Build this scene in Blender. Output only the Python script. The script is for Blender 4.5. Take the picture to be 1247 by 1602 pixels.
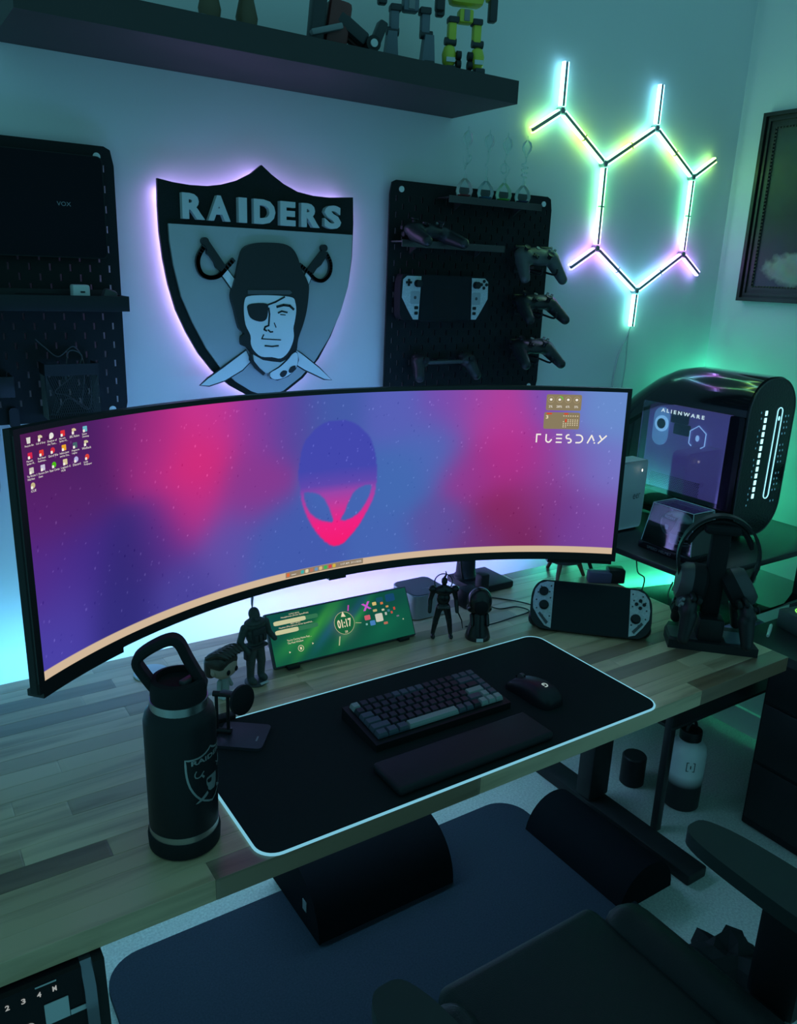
import bpy, bmesh, math, random
import numpy as np
from mathutils import Vector, Matrix
from mathutils.geometry import tessellate_polygon

for o in list(bpy.data.objects):
    bpy.data.objects.remove(o, do_unlink=True)
SC = bpy.context.scene
COL = SC.collection
PI = math.pi
random.seed(7)

# ------------------------------------------------------------------ camera
F_PX, W_PX, H_PX = 1253.73, 1247.0, 1602.0
YAW, PITCH, ROLL = 0.5921, 0.2898, 0.0393
CAM_POS = Vector((-0.4869, -1.8768, 1.6068))
fwd = Vector((math.sin(YAW)*math.cos(PITCH), math.cos(YAW)*math.cos(PITCH), -math.sin(PITCH)))
rgt = Vector((math.cos(YAW), -math.sin(YAW), 0.0))
upv = rgt.cross(fwd)
r2 = rgt*math.cos(ROLL) + upv*math.sin(ROLL)
u2 = -rgt*math.sin(ROLL) + upv*math.cos(ROLL)
cam = bpy.data.cameras.new('camera')
cam.sensor_fit = 'VERTICAL'
cam.sensor_height = 24.0
cam.lens = F_PX/H_PX*24.0
cam.clip_start = 0.02
camo = bpy.data.objects.new('camera', cam)
COL.objects.link(camo)
m4 = Matrix((r2, u2, -fwd)).transposed().to_4x4()
m4.translation = CAM_POS
camo.matrix_world = m4
SC.camera = camo

# ------------------------------------------------------------------ world, exposure
wd = bpy.data.worlds.new('world'); SC.world = wd
wd.use_nodes = True
bg = wd.node_tree.nodes['Background']
bg.inputs[0].default_value = (0.125, 0.46, 0.53, 1)
bg.inputs[1].default_value = 0.48
SC.view_settings.view_transform = 'Standard'
SC.view_settings.look = 'None'
SC.view_settings.gamma = 1.0
SC.view_settings.exposure = 0.35
SC.view_settings.use_curve_mapping = False
# strengths of the light strips of the room
K_DESK, K_STAND, K_SHIELD, K_HEX, K_MAT, K_SCREEN = 42.0, 90.0, 15.0, 7.5, 0.62, 0.72

K_CORNER, K_UNDER = 470.0, 42.0

# ------------------------------------------------------------------ colour helpers
def lin(c):
    c = c/255.0
    return c/12.92 if c <= 0.04045 else ((c+0.055)/1.055)**2.4
def rgb(r, g, b):
    return (lin(r), lin(g), lin(b), 1.0)

MATS = {}
def mat(name, col, rough=0.5, metal=0.0, emit=None, strength=0.0, noise=0.0, nscale=30.0, bump=0.0, bscale=200.0,
        trans=0.0, ior=1.45, coat=0.0, alpha=1.0, spec=0.5):
    if name in MATS: return MATS[name]
    m = bpy.data.materials.new(name); m.use_nodes = True
    nt = m.node_tree; b = nt.nodes['Principled BSDF']
    if len(col) == 3: col = (*col, 1.0)
    b.inputs['Base Color'].default_value = col
    b.inputs['Roughness'].default_value = rough
    b.inputs['Metallic'].default_value = metal
    b.inputs['Transmission Weight'].default_value = trans
    b.inputs['IOR'].default_value = ior
    b.inputs['Coat Weight'].default_value = coat
    b.inputs['Alpha'].default_value = alpha
    b.inputs['Specular IOR Level'].default_value = spec
    if emit is not None:
        b.inputs['Emission Color'].default_value = (*emit[:3], 1.0)
        b.inputs['Emission Strength'].default_value = strength
    if noise or bump:
        tc = nt.nodes.new('ShaderNodeTexCoord')
    if noise:
        nz = nt.nodes.new('ShaderNodeTexNoise'); nz.inputs['Scale'].default_value = nscale; nz.inputs['Detail'].default_value = 4
        nt.links.new(tc.outputs['Object'], nz.inputs['Vector'])
        mx = nt.nodes.new('ShaderNodeMix'); mx.data_type = 'RGBA'
        mx.inputs[6].default_value = tuple(c*(1-noise) for c in col[:3]) + (1,)
        mx.inputs[7].default_value = tuple(min(1, c*(1+noise)) for c in col[:3]) + (1,)
        nt.links.new(nz.outputs['Fac'], mx.inputs[0])
        nt.links.new(mx.outputs[2], b.inputs['Base Color'])
    if bump:
        n2 = nt.nodes.new('ShaderNodeTexNoise'); n2.inputs['Scale'].default_value = bscale; n2.inputs['Detail'].default_value = 3
        nt.links.new(tc.outputs['Object'], n2.inputs['Vector'])
        bp = nt.nodes.new('ShaderNodeBump'); bp.inputs['Strength'].default_value = bump; bp.inputs['Distance'].default_value = 0.002
        nt.links.new(n2.outputs['Fac'], bp.inputs['Height'])
        nt.links.new(bp.outputs['Normal'], b.inputs['Normal'])
    MATS[name] = m
    return m

def attr_emit(name, strength):
    """emission whose colour is read from the colour attribute 'Col' (screens, colour-changing light strips)"""
    if name in MATS: return MATS[name]
    m = bpy.data.materials.new(name); m.use_nodes = True
    nt = m.node_tree; nt.nodes.clear()
    a = nt.nodes.new('ShaderNodeAttribute'); a.attribute_name = 'Col'
    e = nt.nodes.new('ShaderNodeEmission'); e.inputs[1].default_value = strength
    o = nt.nodes.new('ShaderNodeOutputMaterial')
    nt.links.new(a.outputs['Color'], e.inputs[0]); nt.links.new(e.outputs[0], o.inputs[0])
    MATS[name] = m
    return m

def emit(name, col, strength):
    if name in MATS: return MATS[name]
    m = bpy.data.materials.new(name); m.use_nodes = True
    nt = m.node_tree; nt.nodes.clear()
    e = nt.nodes.new('ShaderNodeEmission'); e.inputs[0].default_value = (*col[:3], 1); e.inputs[1].default_value = strength
    o = nt.nodes.new('ShaderNodeOutputMaterial'); nt.links.new(e.outputs[0], o.inputs[0])
    MATS[name] = m
    return m

# ------------------------------------------------------------------ mesh builder
class MB:
    def __init__(s): s.v = []; s.f = []; s.c = None
    def add(s, verts, faces):
        o = len(s.v)
        s.v += [tuple(v) for v in verts]
        s.f += [tuple(i+o for i in f) for f in faces]
        return s
    def box(s, c, d, rot=None):
        x, y, z = d[0]/2, d[1]/2, d[2]/2
        vs = [Vector((a*x, b*y, e*z)) for a in (-1, 1) for b in (-1, 1) for e in (-1, 1)]
        if rot is not None: vs = [rot @ v for v in vs]
        c = Vector(c)
        return s.add([v+c for v in vs], [(0,1,3,2),(4,6,7,5),(0,4,5,1),(2,3,7,6),(0,2,6,4),(1,5,7,3)])
    def rbox(s, c, d, r, rot=None, seg=2):
        bm = bmesh.new(); bmesh.ops.create_cube(bm, size=1.0)
        for v in bm.verts: v.co = Vector((v.co.x*d[0], v.co.y*d[1], v.co.z*d[2]))
        bmesh.ops.bevel(bm, geom=bm.edges[:], offset=min(r, min(d)*0.49), segments=seg, affect='EDGES', profile=0.5)
        bm.verts.index_update()
        c = Vector(c)
        vs = [(rot @ v.co if rot is not None else v.co.copy())+c for v in bm.verts]
        fs = [tuple(v.index for v in f.verts) for f in bm.faces]
        bm.free()
        return s.add(vs, fs)
    def cyl(s, p0, p1, r0, r1=None, n=16, caps=True):
        p0, p1 = Vector(p0), Vector(p1); r1 = r0 if r1 is None else r1
        ax = (p1-p0).normalized()
        a = ax.orthogonal().normalized(); b = ax.cross(a)
        vs = []
        for p, r in ((p0, r0), (p1, r1)):
            for i in range(n):
                t = 2*PI*i/n; vs.append(p+(a*math.cos(t)+b*math.sin(t))*r)
        fs = [(i, (i+1) % n, n+(i+1) % n, n+i) for i in range(n)]
        if caps: fs += [tuple(range(n-1, -1, -1)), tuple(range(n, 2*n))]
        return s.add(vs, fs)
    def tube(s, pts, r, n=8, closed=False):
        pts = [Vector(p) for p in pts]; k = len(pts)
        rr = r if isinstance(r, (list, tuple)) else [r]*k
        vs = []; prev = None
        for i, p in enumerate(pts):
            if closed: t = pts[(i+1) % k]-pts[i-1]
            else: t = pts[min(i+1, k-1)]-pts[max(i-1, 0)]
            t.normalize()
            if prev is None: a = t.orthogonal().normalized()
            else:
                a = prev-t*prev.dot(t)
                a = a.normalized() if a.length > 1e-6 else t.orthogonal().normalized()
            prev = a; b = t.cross(a)
            for j in range(n):
                q = 2*PI*j/n; vs.append(p+(a*math.cos(q)+b*math.sin(q))*rr[i])
        fs = []
        for i in range(k if closed else k-1):
            i2 = (i+1) % k
            for j in range(n):
                fs.append((i*n+j, i*n+(j+1) % n, i2*n+(j+1) % n, i2*n+j))
        if not closed: fs += [tuple(range(n-1, -1, -1)), tuple((k-1)*n+j for j in range(n))]
        return s.add(vs, fs)
    def lathe(s, prof, c=(0, 0, 0), n=24, rot=None, caps=True):
        c = Vector(c); vs = []
        for r, z in prof:
            for j in range(n):
                q = 2*PI*j/n; v = Vector((r*math.cos(q), r*math.sin(q), z))
                vs.append((rot @ v if rot is not None else v)+c)
        fs = []
        for i in range(len(prof)-1):
            for j in range(n):
                fs.append((i*n+j, i*n+(j+1) % n, (i+1)*n+(j+1) % n, (i+1)*n+j))
        if caps:
            if prof[0][0] > 1e-6: fs.append(tuple(range(n-1, -1, -1)))
            if prof[-1][0] > 1e-6: fs.append(tuple((len(prof)-1)*n+j for j in range(n)))
        return s.add(vs, fs)
    def prism(s, poly, fn, t0, t1):
        """poly: 2-D outline; fn(a, b, t) -> 3-D"""
        n = len(poly)
        tri = tessellate_polygon([[Vector((a, b, 0)) for a, b in poly]])
        vs = [fn(a, b, t0) for a, b in poly]+[fn(a, b, t1) for a, b in poly]
        fs = [tuple(t) for t in tri]+[tuple(i+n for i in reversed(t)) for t in tri]
        fs += [(i, (i+1) % n, n+(i+1) % n, n+i) for i in range(n)]
        return s.add(vs, fs)
    def flat(s, poly, fn):
        tri = tessellate_polygon([[Vector((a, b, 0)) for a, b in poly]])
        return s.add([fn(a, b) for a, b in poly], [tuple(t) for t in tri])
    def flat_sub(s, poly, fn, size=0.004):
        bm = bmesh.new(); vs = [bm.verts.new((a, b, 0)) for a, b in poly]
        tri = tessellate_polygon([[Vector((a, b, 0)) for a, b in poly]])
        for t in tri:
            try: bm.faces.new([vs[i] for i in t])
            except ValueError: pass
        for _ in range(4):
            es = [e for e in bm.edges if e.calc_length() > size]
            if not es: break
            bmesh.ops.subdivide_edges(bm, edges=es, cuts=1, use_grid_fill=False)
            bmesh.ops.triangulate(bm, faces=bm.faces[:])
        bm.verts.index_update()
        s.add([fn(v.co.x, v.co.y) for v in bm.verts], [tuple(v.index for v in f.verts) for f in bm.faces]); bm.free()
        return s
    def ell(s, c, r, nu=16, nv=10, rot=None):
        c = Vector(c); vs = []; fs = []
        if not isinstance(r, (list, tuple)): r = (r, r, r)
        for i in range(nv+1):
            p = PI*i/nv
            for j in range(nu):
                q = 2*PI*j/nu
                v = Vector((r[0]*math.sin(p)*math.cos(q), r[1]*math.sin(p)*math.sin(q), r[2]*math.cos(p)))
                vs.append((rot @ v if rot is not None else v)+c)
        for i in range(nv):
            for j in range(nu):
                fs.append((i*nu+j, (i+1)*nu+j, (i+1)*nu+(j+1) % nu, i*nu+(j+1) % nu))
        return s.add(vs, fs)
    def cap(s, p0, p1, r0, r1=None):
        r1 = r0 if r1 is None else r1
        s.cyl(p0, p1, r0, r1, 12); s.ell(p0, r0, 12, 8); return s.ell(p1, r1, 12, 8)
    def build(s, name, m, parent=None, smooth=True, angle=38, cols=None, loc=None):
        me = bpy.data.meshes.new(name)
        me.from_pydata(s.v, [], s.f); 
        bm = bmesh.new(); bm.from_mesh(me)
        bmesh.ops.remove_doubles(bm, verts=bm.verts, dist=1e-6) if cols is None else None
        if cols is None: bmesh.ops.recalc_face_normals(bm, faces=bm.faces)
        bm.to_mesh(me); bm.free()
        if cols is not None:
            ca = me.color_attributes.new('Col', 'FLOAT_COLOR', 'POINT')
            ca.data.foreach_set('color', np.asarray(cols, dtype=np.float32).ravel())
        if smooth:
            me.polygons.foreach_set('use_smooth', [True]*len(me.polygons))
            me.set_sharp_from_angle(angle=math.radians(angle))
        me.materials.append(m)
        o = bpy.data.objects.new(name, me); COL.objects.link(o)
        if parent is not None: o.parent = parent
        if loc is not None: o.location = loc
        return o

def thing(name, label, cat, loc=(0, 0, 0), rot=(0, 0, 0), group=None):
    o = bpy.data.objects.new(name, None); COL.objects.link(o)
    o.empty_display_size = 0.05
    o.location = loc; o.rotation_euler = rot
    o['label'] = label; o['category'] = cat
    if group: o['group'] = group
    return o
def tag(o, label, cat, group=None):
    o['label'] = label; o['category'] = cat
    if group: o['group'] = group
    return o
def struct(o, label=None):
    o['kind'] = 'structure'
    if label: o['label'] = label
    return o
def dup(root, loc, rot, label, group=None):
    r = root.copy(); COL.objects.link(r); r.location = loc; r.rotation_euler = rot
    r['label'] = label
    if group: r['group'] = group
    for ch in list(root.children):
        c = ch.copy(); COL.objects.link(c); c.parent = r
        for g in ch.children:
            d = g.copy(); COL.objects.link(d); d.parent = c
    return r
def blob(mb, name, m, parent, voxel=0.003, smooth=3):
    """closed shapes fused into one continuous skin"""
    o = mb.build(name, m, parent, True, 180)
    r = o.modifiers.new('remesh', 'REMESH'); r.mode = 'VOXEL'; r.voxel_size = voxel; r.use_smooth_shade = True
    s = o.modifiers.new('smooth', 'SMOOTH'); s.factor = 0.5; s.iterations = smooth
    return o
def rrect(w, h, r, n=6, cx=0, cy=0):
    out = []
    for (sx, sy, a0) in ((1, 1, 0), (-1, 1, 90), (-1, -1, 180), (1, -1, 270)):
        for i in range(n+1):
            a = math.radians(a0+90*i/n)
            out.append((cx+sx*(w/2-r)+r*math.cos(a), cy+sy*(h/2-r)+r*math.sin(a)))
    return out
def stroke(mb, pts, w, fn, t0, t1):
    """polyline of width w as prisms"""
    for i in range(len(pts)-1):
        a, b = Vector(pts[i]), Vector(pts[i+1]); d = (b-a).normalized(); n = Vector((-d.y, d.x))*w/2; e = d*w*0.3
        mb.prism([tuple(a-e-n), tuple(b+e-n), tuple(b+e+n), tuple(a-e+n)], fn, t0, t1)
def smooth_path(pts, k=8, closed=False):
    pts = [Vector(p) for p in pts]; n = len(pts); out = []
    rng = range(n if closed else n-1)
    for i in rng:
        if closed: p0, p1, p2, p3 = pts[i-1], pts[i], pts[(i+1) % n], pts[(i+2) % n]
        else: p0, p1, p2, p3 = pts[max(i-1, 0)], pts[i], pts[i+1], pts[min(i+2, n-1)]
        for j in range(k):
            t = j/k
            out.append(0.5*((2*p1)+(p2-p0)*t+(2*p0-5*p1+4*p2-p3)*t*t+(3*p1-p0-3*p2+p3)*t**3))
    if not closed: out.append(pts[-1])
    return out
def rotx(a): return Matrix.Rotation(a, 3, 'X')
def roty(a): return Matrix.Rotation(a, 3, 'Y')
def rotz(a): return Matrix.Rotation(a, 3, 'Z')
XZ = lambda y0: (lambda a, b, t: (a, t, b))      # wall-parallel prisms: a=x, b=z, t=y

# ------------------------------------------------------------------ lettering: every string turned into a mesh once
TXT = {}
def prepare_text(strings, bold=0.0):
    obs = []
    for s in strings:
        cu = bpy.data.curves.new('lettering', 'FONT'); cu.body = s; cu.size = 1.0; cu.offset = bold; cu.resolution_u = 3
        o = bpy.data.objects.new('lettering', cu); COL.objects.link(o); obs.append((s, o))
    bpy.context.view_layer.update()
    dg = bpy.context.evaluated_depsgraph_get()
    for s, o in obs:
        me = bpy.data.meshes.new_from_object(o.evaluated_get(dg))
        vs = [(v.co.x, v.co.y) for v in me.vertices]; fs = [tuple(p.vertices) for p in me.polygons]
        xs = [v[0] for v in vs]; ys = [v[1] for v in vs]
        x0, x1, y0, y1 = min(xs), max(xs), min(ys), max(ys)
        TXT[(s, bold)] = ([((x-x0)/(x1-x0), (y-y0)/(y1-y0)) for x, y in vs], fs, (x1-x0)/(y1-y0))
        bpy.data.meshes.remove(me)
    for s, o in obs:
        cu = o.data; bpy.data.objects.remove(o); bpy.data.curves.remove(cu)
def put_text(mb, s, x0, y0, x1, y1, fn, bold=0.0, slant=0.0):
    vs, fs, _ = TXT[(s, bold)]
    mb.add([fn(x0+(x1-x0)*(a+slant*b), y0+(y1-y0)*b) for a, b in vs], fs)
def put_text_solid(mb, s, x0, y0, x1, y1, fn, t0, t1, bold=0.0):
    vs, fs, _ = TXT[(s, bold)]
    n = len(vs); P = [(x0+(x1-x0)*a, y0+(y1-y0)*b) for a, b in vs]
    ecount = {}
    for f in fs:
        for i in range(len(f)):
            e = (f[i], f[(i+1) % len(f)]); ecount[e] = 1
    side = [(a, b, b+n, a+n) for (a, b) in ecount if (b, a) not in ecount]
    mb.add([fn(a, b, t0) for a, b in P]+[fn(a, b, t1) for a, b in P], list(fs)+[tuple(i+n for i in reversed(f)) for f in fs]+side)

CAPTIONS = ['Recycle Bin', 'Call of Duty', 'Shadow of\nthe Tom...', 'Marvel\'s\nSpider-M...', 'ARC Raiders', 'Steam\nDesktop',
            'Marvel\'s\nSpider-M... ', 'Red Dead\nRedempt...', 'God of War', 'Indiana Jones\nand the Gre...', 'Hogwarts\nLegacy', 'WinRack',
            'The Witcher 3\nWild Hunt', 'Horizon Zero\nDawn', 'Razer Cortex', 'Logitech G\nHUB', 'Discord', 'Lively\nWallpaper', 'iCUE']
prepare_text(CAPTIONS+['2%', '28%', '6%', '5%', '3', 'NOV', 'JUNE', 'S M T W T F S', '01:17', '58', 'OUTPUT DEVICE', 'Headphones (Arctis SpeedHub)',
             'INPUT DEVICE', 'Headset (Microphone) Arctis SpeedHub...', 'You\'re Coming Home Feat ...\nThe Pixel Window',
             'A L I E N W A R E', 'SPEED', 'HELMET', 'eer', 'VOX', '1', '2', '4', 'M', 'P', 'I', '1:17 AM  3/11/2025'])
prepare_text(list('RAIDES'), 0.05)
prepare_text(['A L I E N W A R E', 'G', 'RAIDERS', '01:17', '3', '1', '2', '4', 'M', 'ALIENWARE'], 0.03)
SH = {
 'outer': [(-0.2408, 0.2318), (-0.2078, 0.2267), (-0.1693, 0.224), (-0.1297, 0.2252), (-0.0972, 0.2309), (-0.0598, 0.2425), (-0.0259, 0.2602), (0.0012, 0.2811), (0.0257, 0.2631), (0.0564, 0.2452), (0.0925, 0.2311), (0.134, 0.2255), (0.1765, 0.2249), (0.2435, 0.2305), (0.246, 0.1709), (0.244, 0.0883), (0.2345, 0.0207), (0.2155, -0.0393), (0.1864, -0.1041), (0.1522, -0.1601), (0.1081, -0.2068), (0.0597, -0.2397), (0.0074, -0.264), (-0.0384, -0.2458), (-0.0872, -0.2182), (-0.1297, -0.1816), (-0.1622, -0.1404), (-0.1893, -0.0927), (-0.2115, -0.0426), (-0.2268, 0.0137), (-0.236, 0.0687), (-0.2411, 0.1227), (-0.2423, 0.1759)],
 'inner': [(-0.223, 0.141), (-0.0104, 0.142), (0.2392, 0.1427), (0.238, 0.0881), (0.2295, 0.0206), (0.2081, -0.048), (0.1765, -0.1083), (0.1373, -0.1641), (0.0983, -0.2021), (0.0501, -0.2349), (0.0076, -0.248), (-0.0337, -0.2332), (-0.0737, -0.2084), (-0.1122, -0.174), (-0.145, -0.1288), (-0.1762, -0.0694), (-0.2002, -0.0121), (-0.2152, 0.0548), (-0.2219, 0.1057)],
 'helmet': [(-0.0841, 0.0055), (-0.0726, 0.0407), (-0.0656, 0.068), (-0.0543, 0.0972), (-0.0283, 0.1092), (0.0067, 0.1129), (0.047, 0.1118), (0.0697, 0.1018), (0.0835, 0.0817), (0.0919, 0.058), (0.1109, 0.026), (0.1129, 0.0014), (0.1074, -0.0402), (0.0979, -0.0737), (0.0846, -0.1073), (0.0789, -0.1391), (0.0599, -0.1557), (0.0363, -0.1636), (0.0131, -0.1609), (-0.0098, -0.157), (-0.0367, -0.141), (-0.0499, -0.1263), (-0.063, -0.12), (-0.0635, -0.1017), (-0.0559, -0.0937), (-0.0688, -0.0815), (-0.0787, -0.0416), (-0.0867, -0.0141)],
 'face': [(-0.0544, -0.0176), (-0.0455, -0.0087), (-0.0124, -0.0058), (0.0327, -0.0062), (0.0672, -0.0097), (0.0751, -0.0198), (0.078, -0.0404), (0.0742, -0.0653), (0.0704, -0.082), (0.0718, -0.1009), (0.0671, -0.1198), (0.0552, -0.1407), (0.0364, -0.1539), (0.0132, -0.1504), (-0.0143, -0.1485), (-0.0321, -0.1349), (-0.0408, -0.1183), (-0.0414, -0.0979), (-0.0533, -0.0735), (-0.057, -0.0414)],
 'band': [(-0.0474, 0.0051), (0.0603, 0.0073), (0.0672, 0.0013), (0.0603, -0.0029), (-0.0476, -0.004)],
 'patch': [(-0.0481, -0.0294), (-0.0304, -0.0244), (-0.0001, -0.0248), (0.0034, -0.0369), (-0.0005, -0.0593), (-0.0132, -0.0662), (-0.031, -0.0634), (-0.0433, -0.0554), (-0.0483, -0.0414)],
 'collar': [(-0.0433, -0.1306), (-0.0369, -0.1546), (-0.0192, -0.176), (-0.0047, -0.1882), (-0.0103, -0.1939), (-0.0328, -0.1756), (-0.0468, -0.1552)],
 'neck': [(-0.0359, -0.1431), (-0.0098, -0.157), (0.0131, -0.1609), (0.0363, -0.1636), (0.0599, -0.1544), (0.078, -0.1412), (0.0551, -0.1598), (0.0292, -0.1774), (0.0091, -0.1887), (-0.0033, -0.1878), (-0.0192, -0.1747), (-0.0325, -0.1597)],
 'scarf': [(0.0789, -0.1412), (0.0823, -0.1584), (0.0751, -0.1796), (0.055, -0.1962), (0.0267, -0.2046), (0.0104, -0.1998), (0.0082, -0.1882), (0.0316, -0.1762), (0.0552, -0.1577), (0.067, -0.1444)],
 'spot1': [(0.0324, -0.192), (0.0418, -0.1829), (0.0527, -0.1854), (0.0479, -0.196), (0.0385, -0.1999)],
 'spot2': [(0.056, -0.1855), (0.0622, -0.175), (0.0751, -0.1719), (0.0732, -0.183), (0.0622, -0.19)],
 'bladeUL': [(-0.1065, 0.0385), (-0.0915, 0.0486), (-0.0708, 0.0233), (-0.0827, 0.0074)],
 'bladeUR': [(0.1093, 0.0484), (0.1236, 0.0386), (0.1119, 0.0117), (0.0986, 0.0277)],
 'bladeLR': [(0.0799, -0.1348), (0.0981, -0.1459), (0.1474, -0.1818), (0.183, -0.2127), (0.1627, -0.2097), (0.108, -0.185), (0.0799, -0.169)],
 'bladeLL': [(-0.0491, -0.1346), (-0.0379, -0.1596), (-0.0598, -0.1797), (-0.1043, -0.203), (-0.1435, -0.2138), (-0.1638, -0.2121), (-0.1451, -0.1974), (-0.1079, -0.1741)],
 'gripL': [(-0.1477, 0.1021), (-0.1354, 0.1083), (-0.0976, 0.0572), (-0.1084, 0.0442), (-0.1206, 0.0526), (-0.1245, 0.0638), (-0.1343, 0.0766), (-0.1415, 0.0819), (-0.1412, 0.092)],
 'gripR': [(0.1494, 0.1015), (0.1648, 0.0965), (0.1592, 0.0848), (0.1473, 0.068), (0.1354, 0.0595), (0.1259, 0.0469), (0.1093, 0.0553)],
}
SS = {
 'guardL': ([(-0.1467, 0.0966), (-0.1596, 0.0755), (-0.1618, 0.0568), (-0.154, 0.0382), (-0.1358, 0.0304), (-0.1149, 0.0344), (-0.0999, 0.0483), (-0.0783, 0.0705)], 0.00946),
 'guardR': ([(0.1629, 0.0952), (0.1748, 0.0732), (0.1723, 0.0483), (0.1549, 0.0321), (0.1332, 0.034), (0.114, 0.0506), (0.0919, 0.066)], 0.0086),
 'strap': ([(0.0017, -0.0281), (0.0235, -0.0205), (0.0464, -0.0088)], 0.00387),
 'brow': ([(0.027, -0.0318), (0.044, -0.0276), (0.0602, -0.029), (0.0705, -0.0372)], 0.00559),
 'eye': ([(0.0301, -0.0457), (0.0393, -0.0419), (0.0532, -0.0447)], 0.00387),
 'eye2': ([(0.0361, -0.0497), (0.0485, -0.0509)], 0.00215),
 'nose': ([(0.0052, -0.0349), (0.0073, -0.0491), (0.0048, -0.0756), (-0.0043, -0.0785), (-0.0067, -0.085), (-0.0008, -0.0879)], 0.00387),
 'nose2': ([(0.0037, -0.0859), (0.0092, -0.0908), (0.0151, -0.0901)], 0.00344),
 'cheek': ([(0.0194, -0.0695), (0.0239, -0.0798)], 0.00215),
 'mouth': ([(-0.0082, -0.0969), (-0.0133, -0.1063), (0.0044, -0.1077), (0.0357, -0.1097)], 0.00258),
 'lip': ([(-0.0049, -0.1229), (0.0134, -0.1249), (0.0296, -0.1234)], 0.00344),
}
HEAD = [(-0.0789, 0.2169), (-0.0828, 0.2415), (-0.0783, 0.2768), (-0.0686, 0.309), (-0.0469, 0.333), (-0.02, 0.3487), (0.0123, 0.353), (0.0447, 0.3481), (0.0719, 0.3318), (0.0941, 0.3058), (0.1056, 0.2726), (0.1104, 0.2369), (0.1084, 0.1962), (0.1006, 0.1686), (0.0857, 0.1416), (0.0666, 0.1126), (0.0444, 0.0894), (0.0276, 0.0762), (0.008, 0.0726), (-0.0117, 0.0822), (-0.0313, 0.1019), (-0.0506, 0.129), (-0.0657, 0.1587), (-0.0751, 0.1872)]
EYE_L = [(-0.0695, 0.2035), (-0.0475, 0.2011), (-0.0283, 0.1933), (-0.0145, 0.1766), (-0.0034, 0.1525), (0.0022, 0.1301), (-0.0145, 0.1325), (-0.034, 0.1403), (-0.0533, 0.1557), (-0.0642, 0.1758)]
EYE_R = [(0.0959, 0.2025), (0.0737, 0.202), (0.0545, 0.1912), (0.0409, 0.1698), (0.0313, 0.148), (0.0217, 0.1313), (0.0412, 0.1301), (0.0634, 0.1403), (0.0799, 0.1578), (0.0921, 0.1797)]
CTRL = [(-0.6581, 0.3931, 78, 28, 80), (-0.5541, 0.3762, 70, 32, 100), (-0.604, 0.2921, 88, 38, 110), (-0.6693, 0.3074, 90, 35, 115), (-0.4717, 0.3747, 120, 40, 120), (-0.4168, 0.3557, 190, 50, 140), (-0.3182, 0.306, 222, 45, 125), (-0.2848, 0.3868, 205, 55, 150), (-0.3382, 0.2107, 200, 50, 140), (-0.5887, 0.1806, 68, 45, 140), (-0.4907, 0.1511, 50, 42, 118), (-0.5122, 0.0746, 52, 48, 130), (-0.658, 0.0735, 75, 70, 175), (-0.4156, 0.1666, 85, 50, 140), (-0.3768, 0.0679, 75, 70, 160), (-0.2659, 0.1307, 95, 85, 175), (-0.1814, 0.3771, 150, 60, 160), (-0.2005, 0.2374, 140, 60, 150), (-0.1061, 0.3709, 85, 75, 165), (-0.1416, 0.1047, 70, 95, 180), (0.0008, 0.3769, 70, 95, 175), (0.1551, 0.3695, 90, 100, 190), (0.1593, 0.2103, 70, 110, 185), (0.1312, 0.0466, 72, 105, 185), (0.2514, 0.2791, 80, 110, 190), (0.2783, 0.3805, 120, 80, 180), (0.2754, 0.0798, 95, 85, 165), (0.3559, 0.365, 170, 70, 165), (0.4342, 0.3351, 195, 60, 155), (0.4246, 0.2448, 185, 45, 135), (0.3483, 0.2157, 150, 60, 150), (0.4863, 0.2446, 170, 55, 150), (0.4323, 0.1205, 140, 40, 95), (0.5083, 0.1516, 140, 55, 130), (0.4837, 0.0559, 120, 40, 95), (0.3733, 0.0425, 115, 55, 130), (0.5637, 0.2302, 140, 75, 165), (0.5724, 0.1208, 120, 60, 150), (0.609, 0.0495, 115, 65, 155), (0.5229, 0.3656, 120, 85, 185), (0.6267, 0.368, 108, 145, 210), (0.6863, 0.3553, 108, 145, 212), (0.6226, 0.2472, 115, 115, 200), (0.6847, 0.2188, 120, 125, 205), (0.6636, 0.1239, 125, 85, 175), (0.6701, 0.052, 125, 75, 165), (-0.6717, 0.1861, 85, 45, 140), (-0.638, 0.1205, 78, 60, 160), (-0.0626, 0.0464, 70, 95, 180), (0.0329, 0.207, 70, 105, 185)]
# ------------------------------------------------------------------ materials
M_WALL = mat('wall_paint', (0.72, 0.73, 0.74), 0.85, noise=0.03, nscale=3, bump=0.08, bscale=160)
M_CARPET = mat('carpet', (0.58, 0.60, 0.57), 0.95, noise=0.45, nscale=160, bump=0.9, bscale=420)
M_TRIM = mat('trim_paint', (0.7, 0.7, 0.7), 0.5, noise=0.02)
M_BLACK = mat('black_plastic', (0.014, 0.015, 0.017), 0.42, noise=0.15, nscale=60, spec=0.3)
M_BLACK_G = mat('black_gloss', (0.010, 0.010, 0.013), 0.15, noise=0.1, nscale=40, spec=0.25)
M_BLACK_M = mat('black_matte', (0.012, 0.013, 0.015), 0.7, noise=0.15, nscale=80, spec=0.2)
M_METAL_K = mat('black_powder_coat', (0.02, 0.021, 0.024), 0.5, 0.3, noise=0.1, bump=0.15, bscale=900)
M_DGREY = mat('dark_grey_plastic', (0.06, 0.062, 0.068), 0.45, noise=0.1)
M_GREY = mat('mid_grey_plastic', (0.22, 0.23, 0.25), 0.45, noise=0.06)
M_LIGHT = mat('pale_plastic', (0.62, 0.64, 0.66), 0.4, noise=0.05)
M_WHITE = mat('white_plastic', (0.8, 0.8, 0.8), 0.4, noise=0.02)
M_STEEL = mat('brushed_steel', (0.6, 0.6, 0.6), 0.28, 1.0, noise=0.08, nscale=120)
M_CABLE = mat('black_cable', (0.015, 0.015, 0.016), 0.5, noise=0.1)
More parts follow.
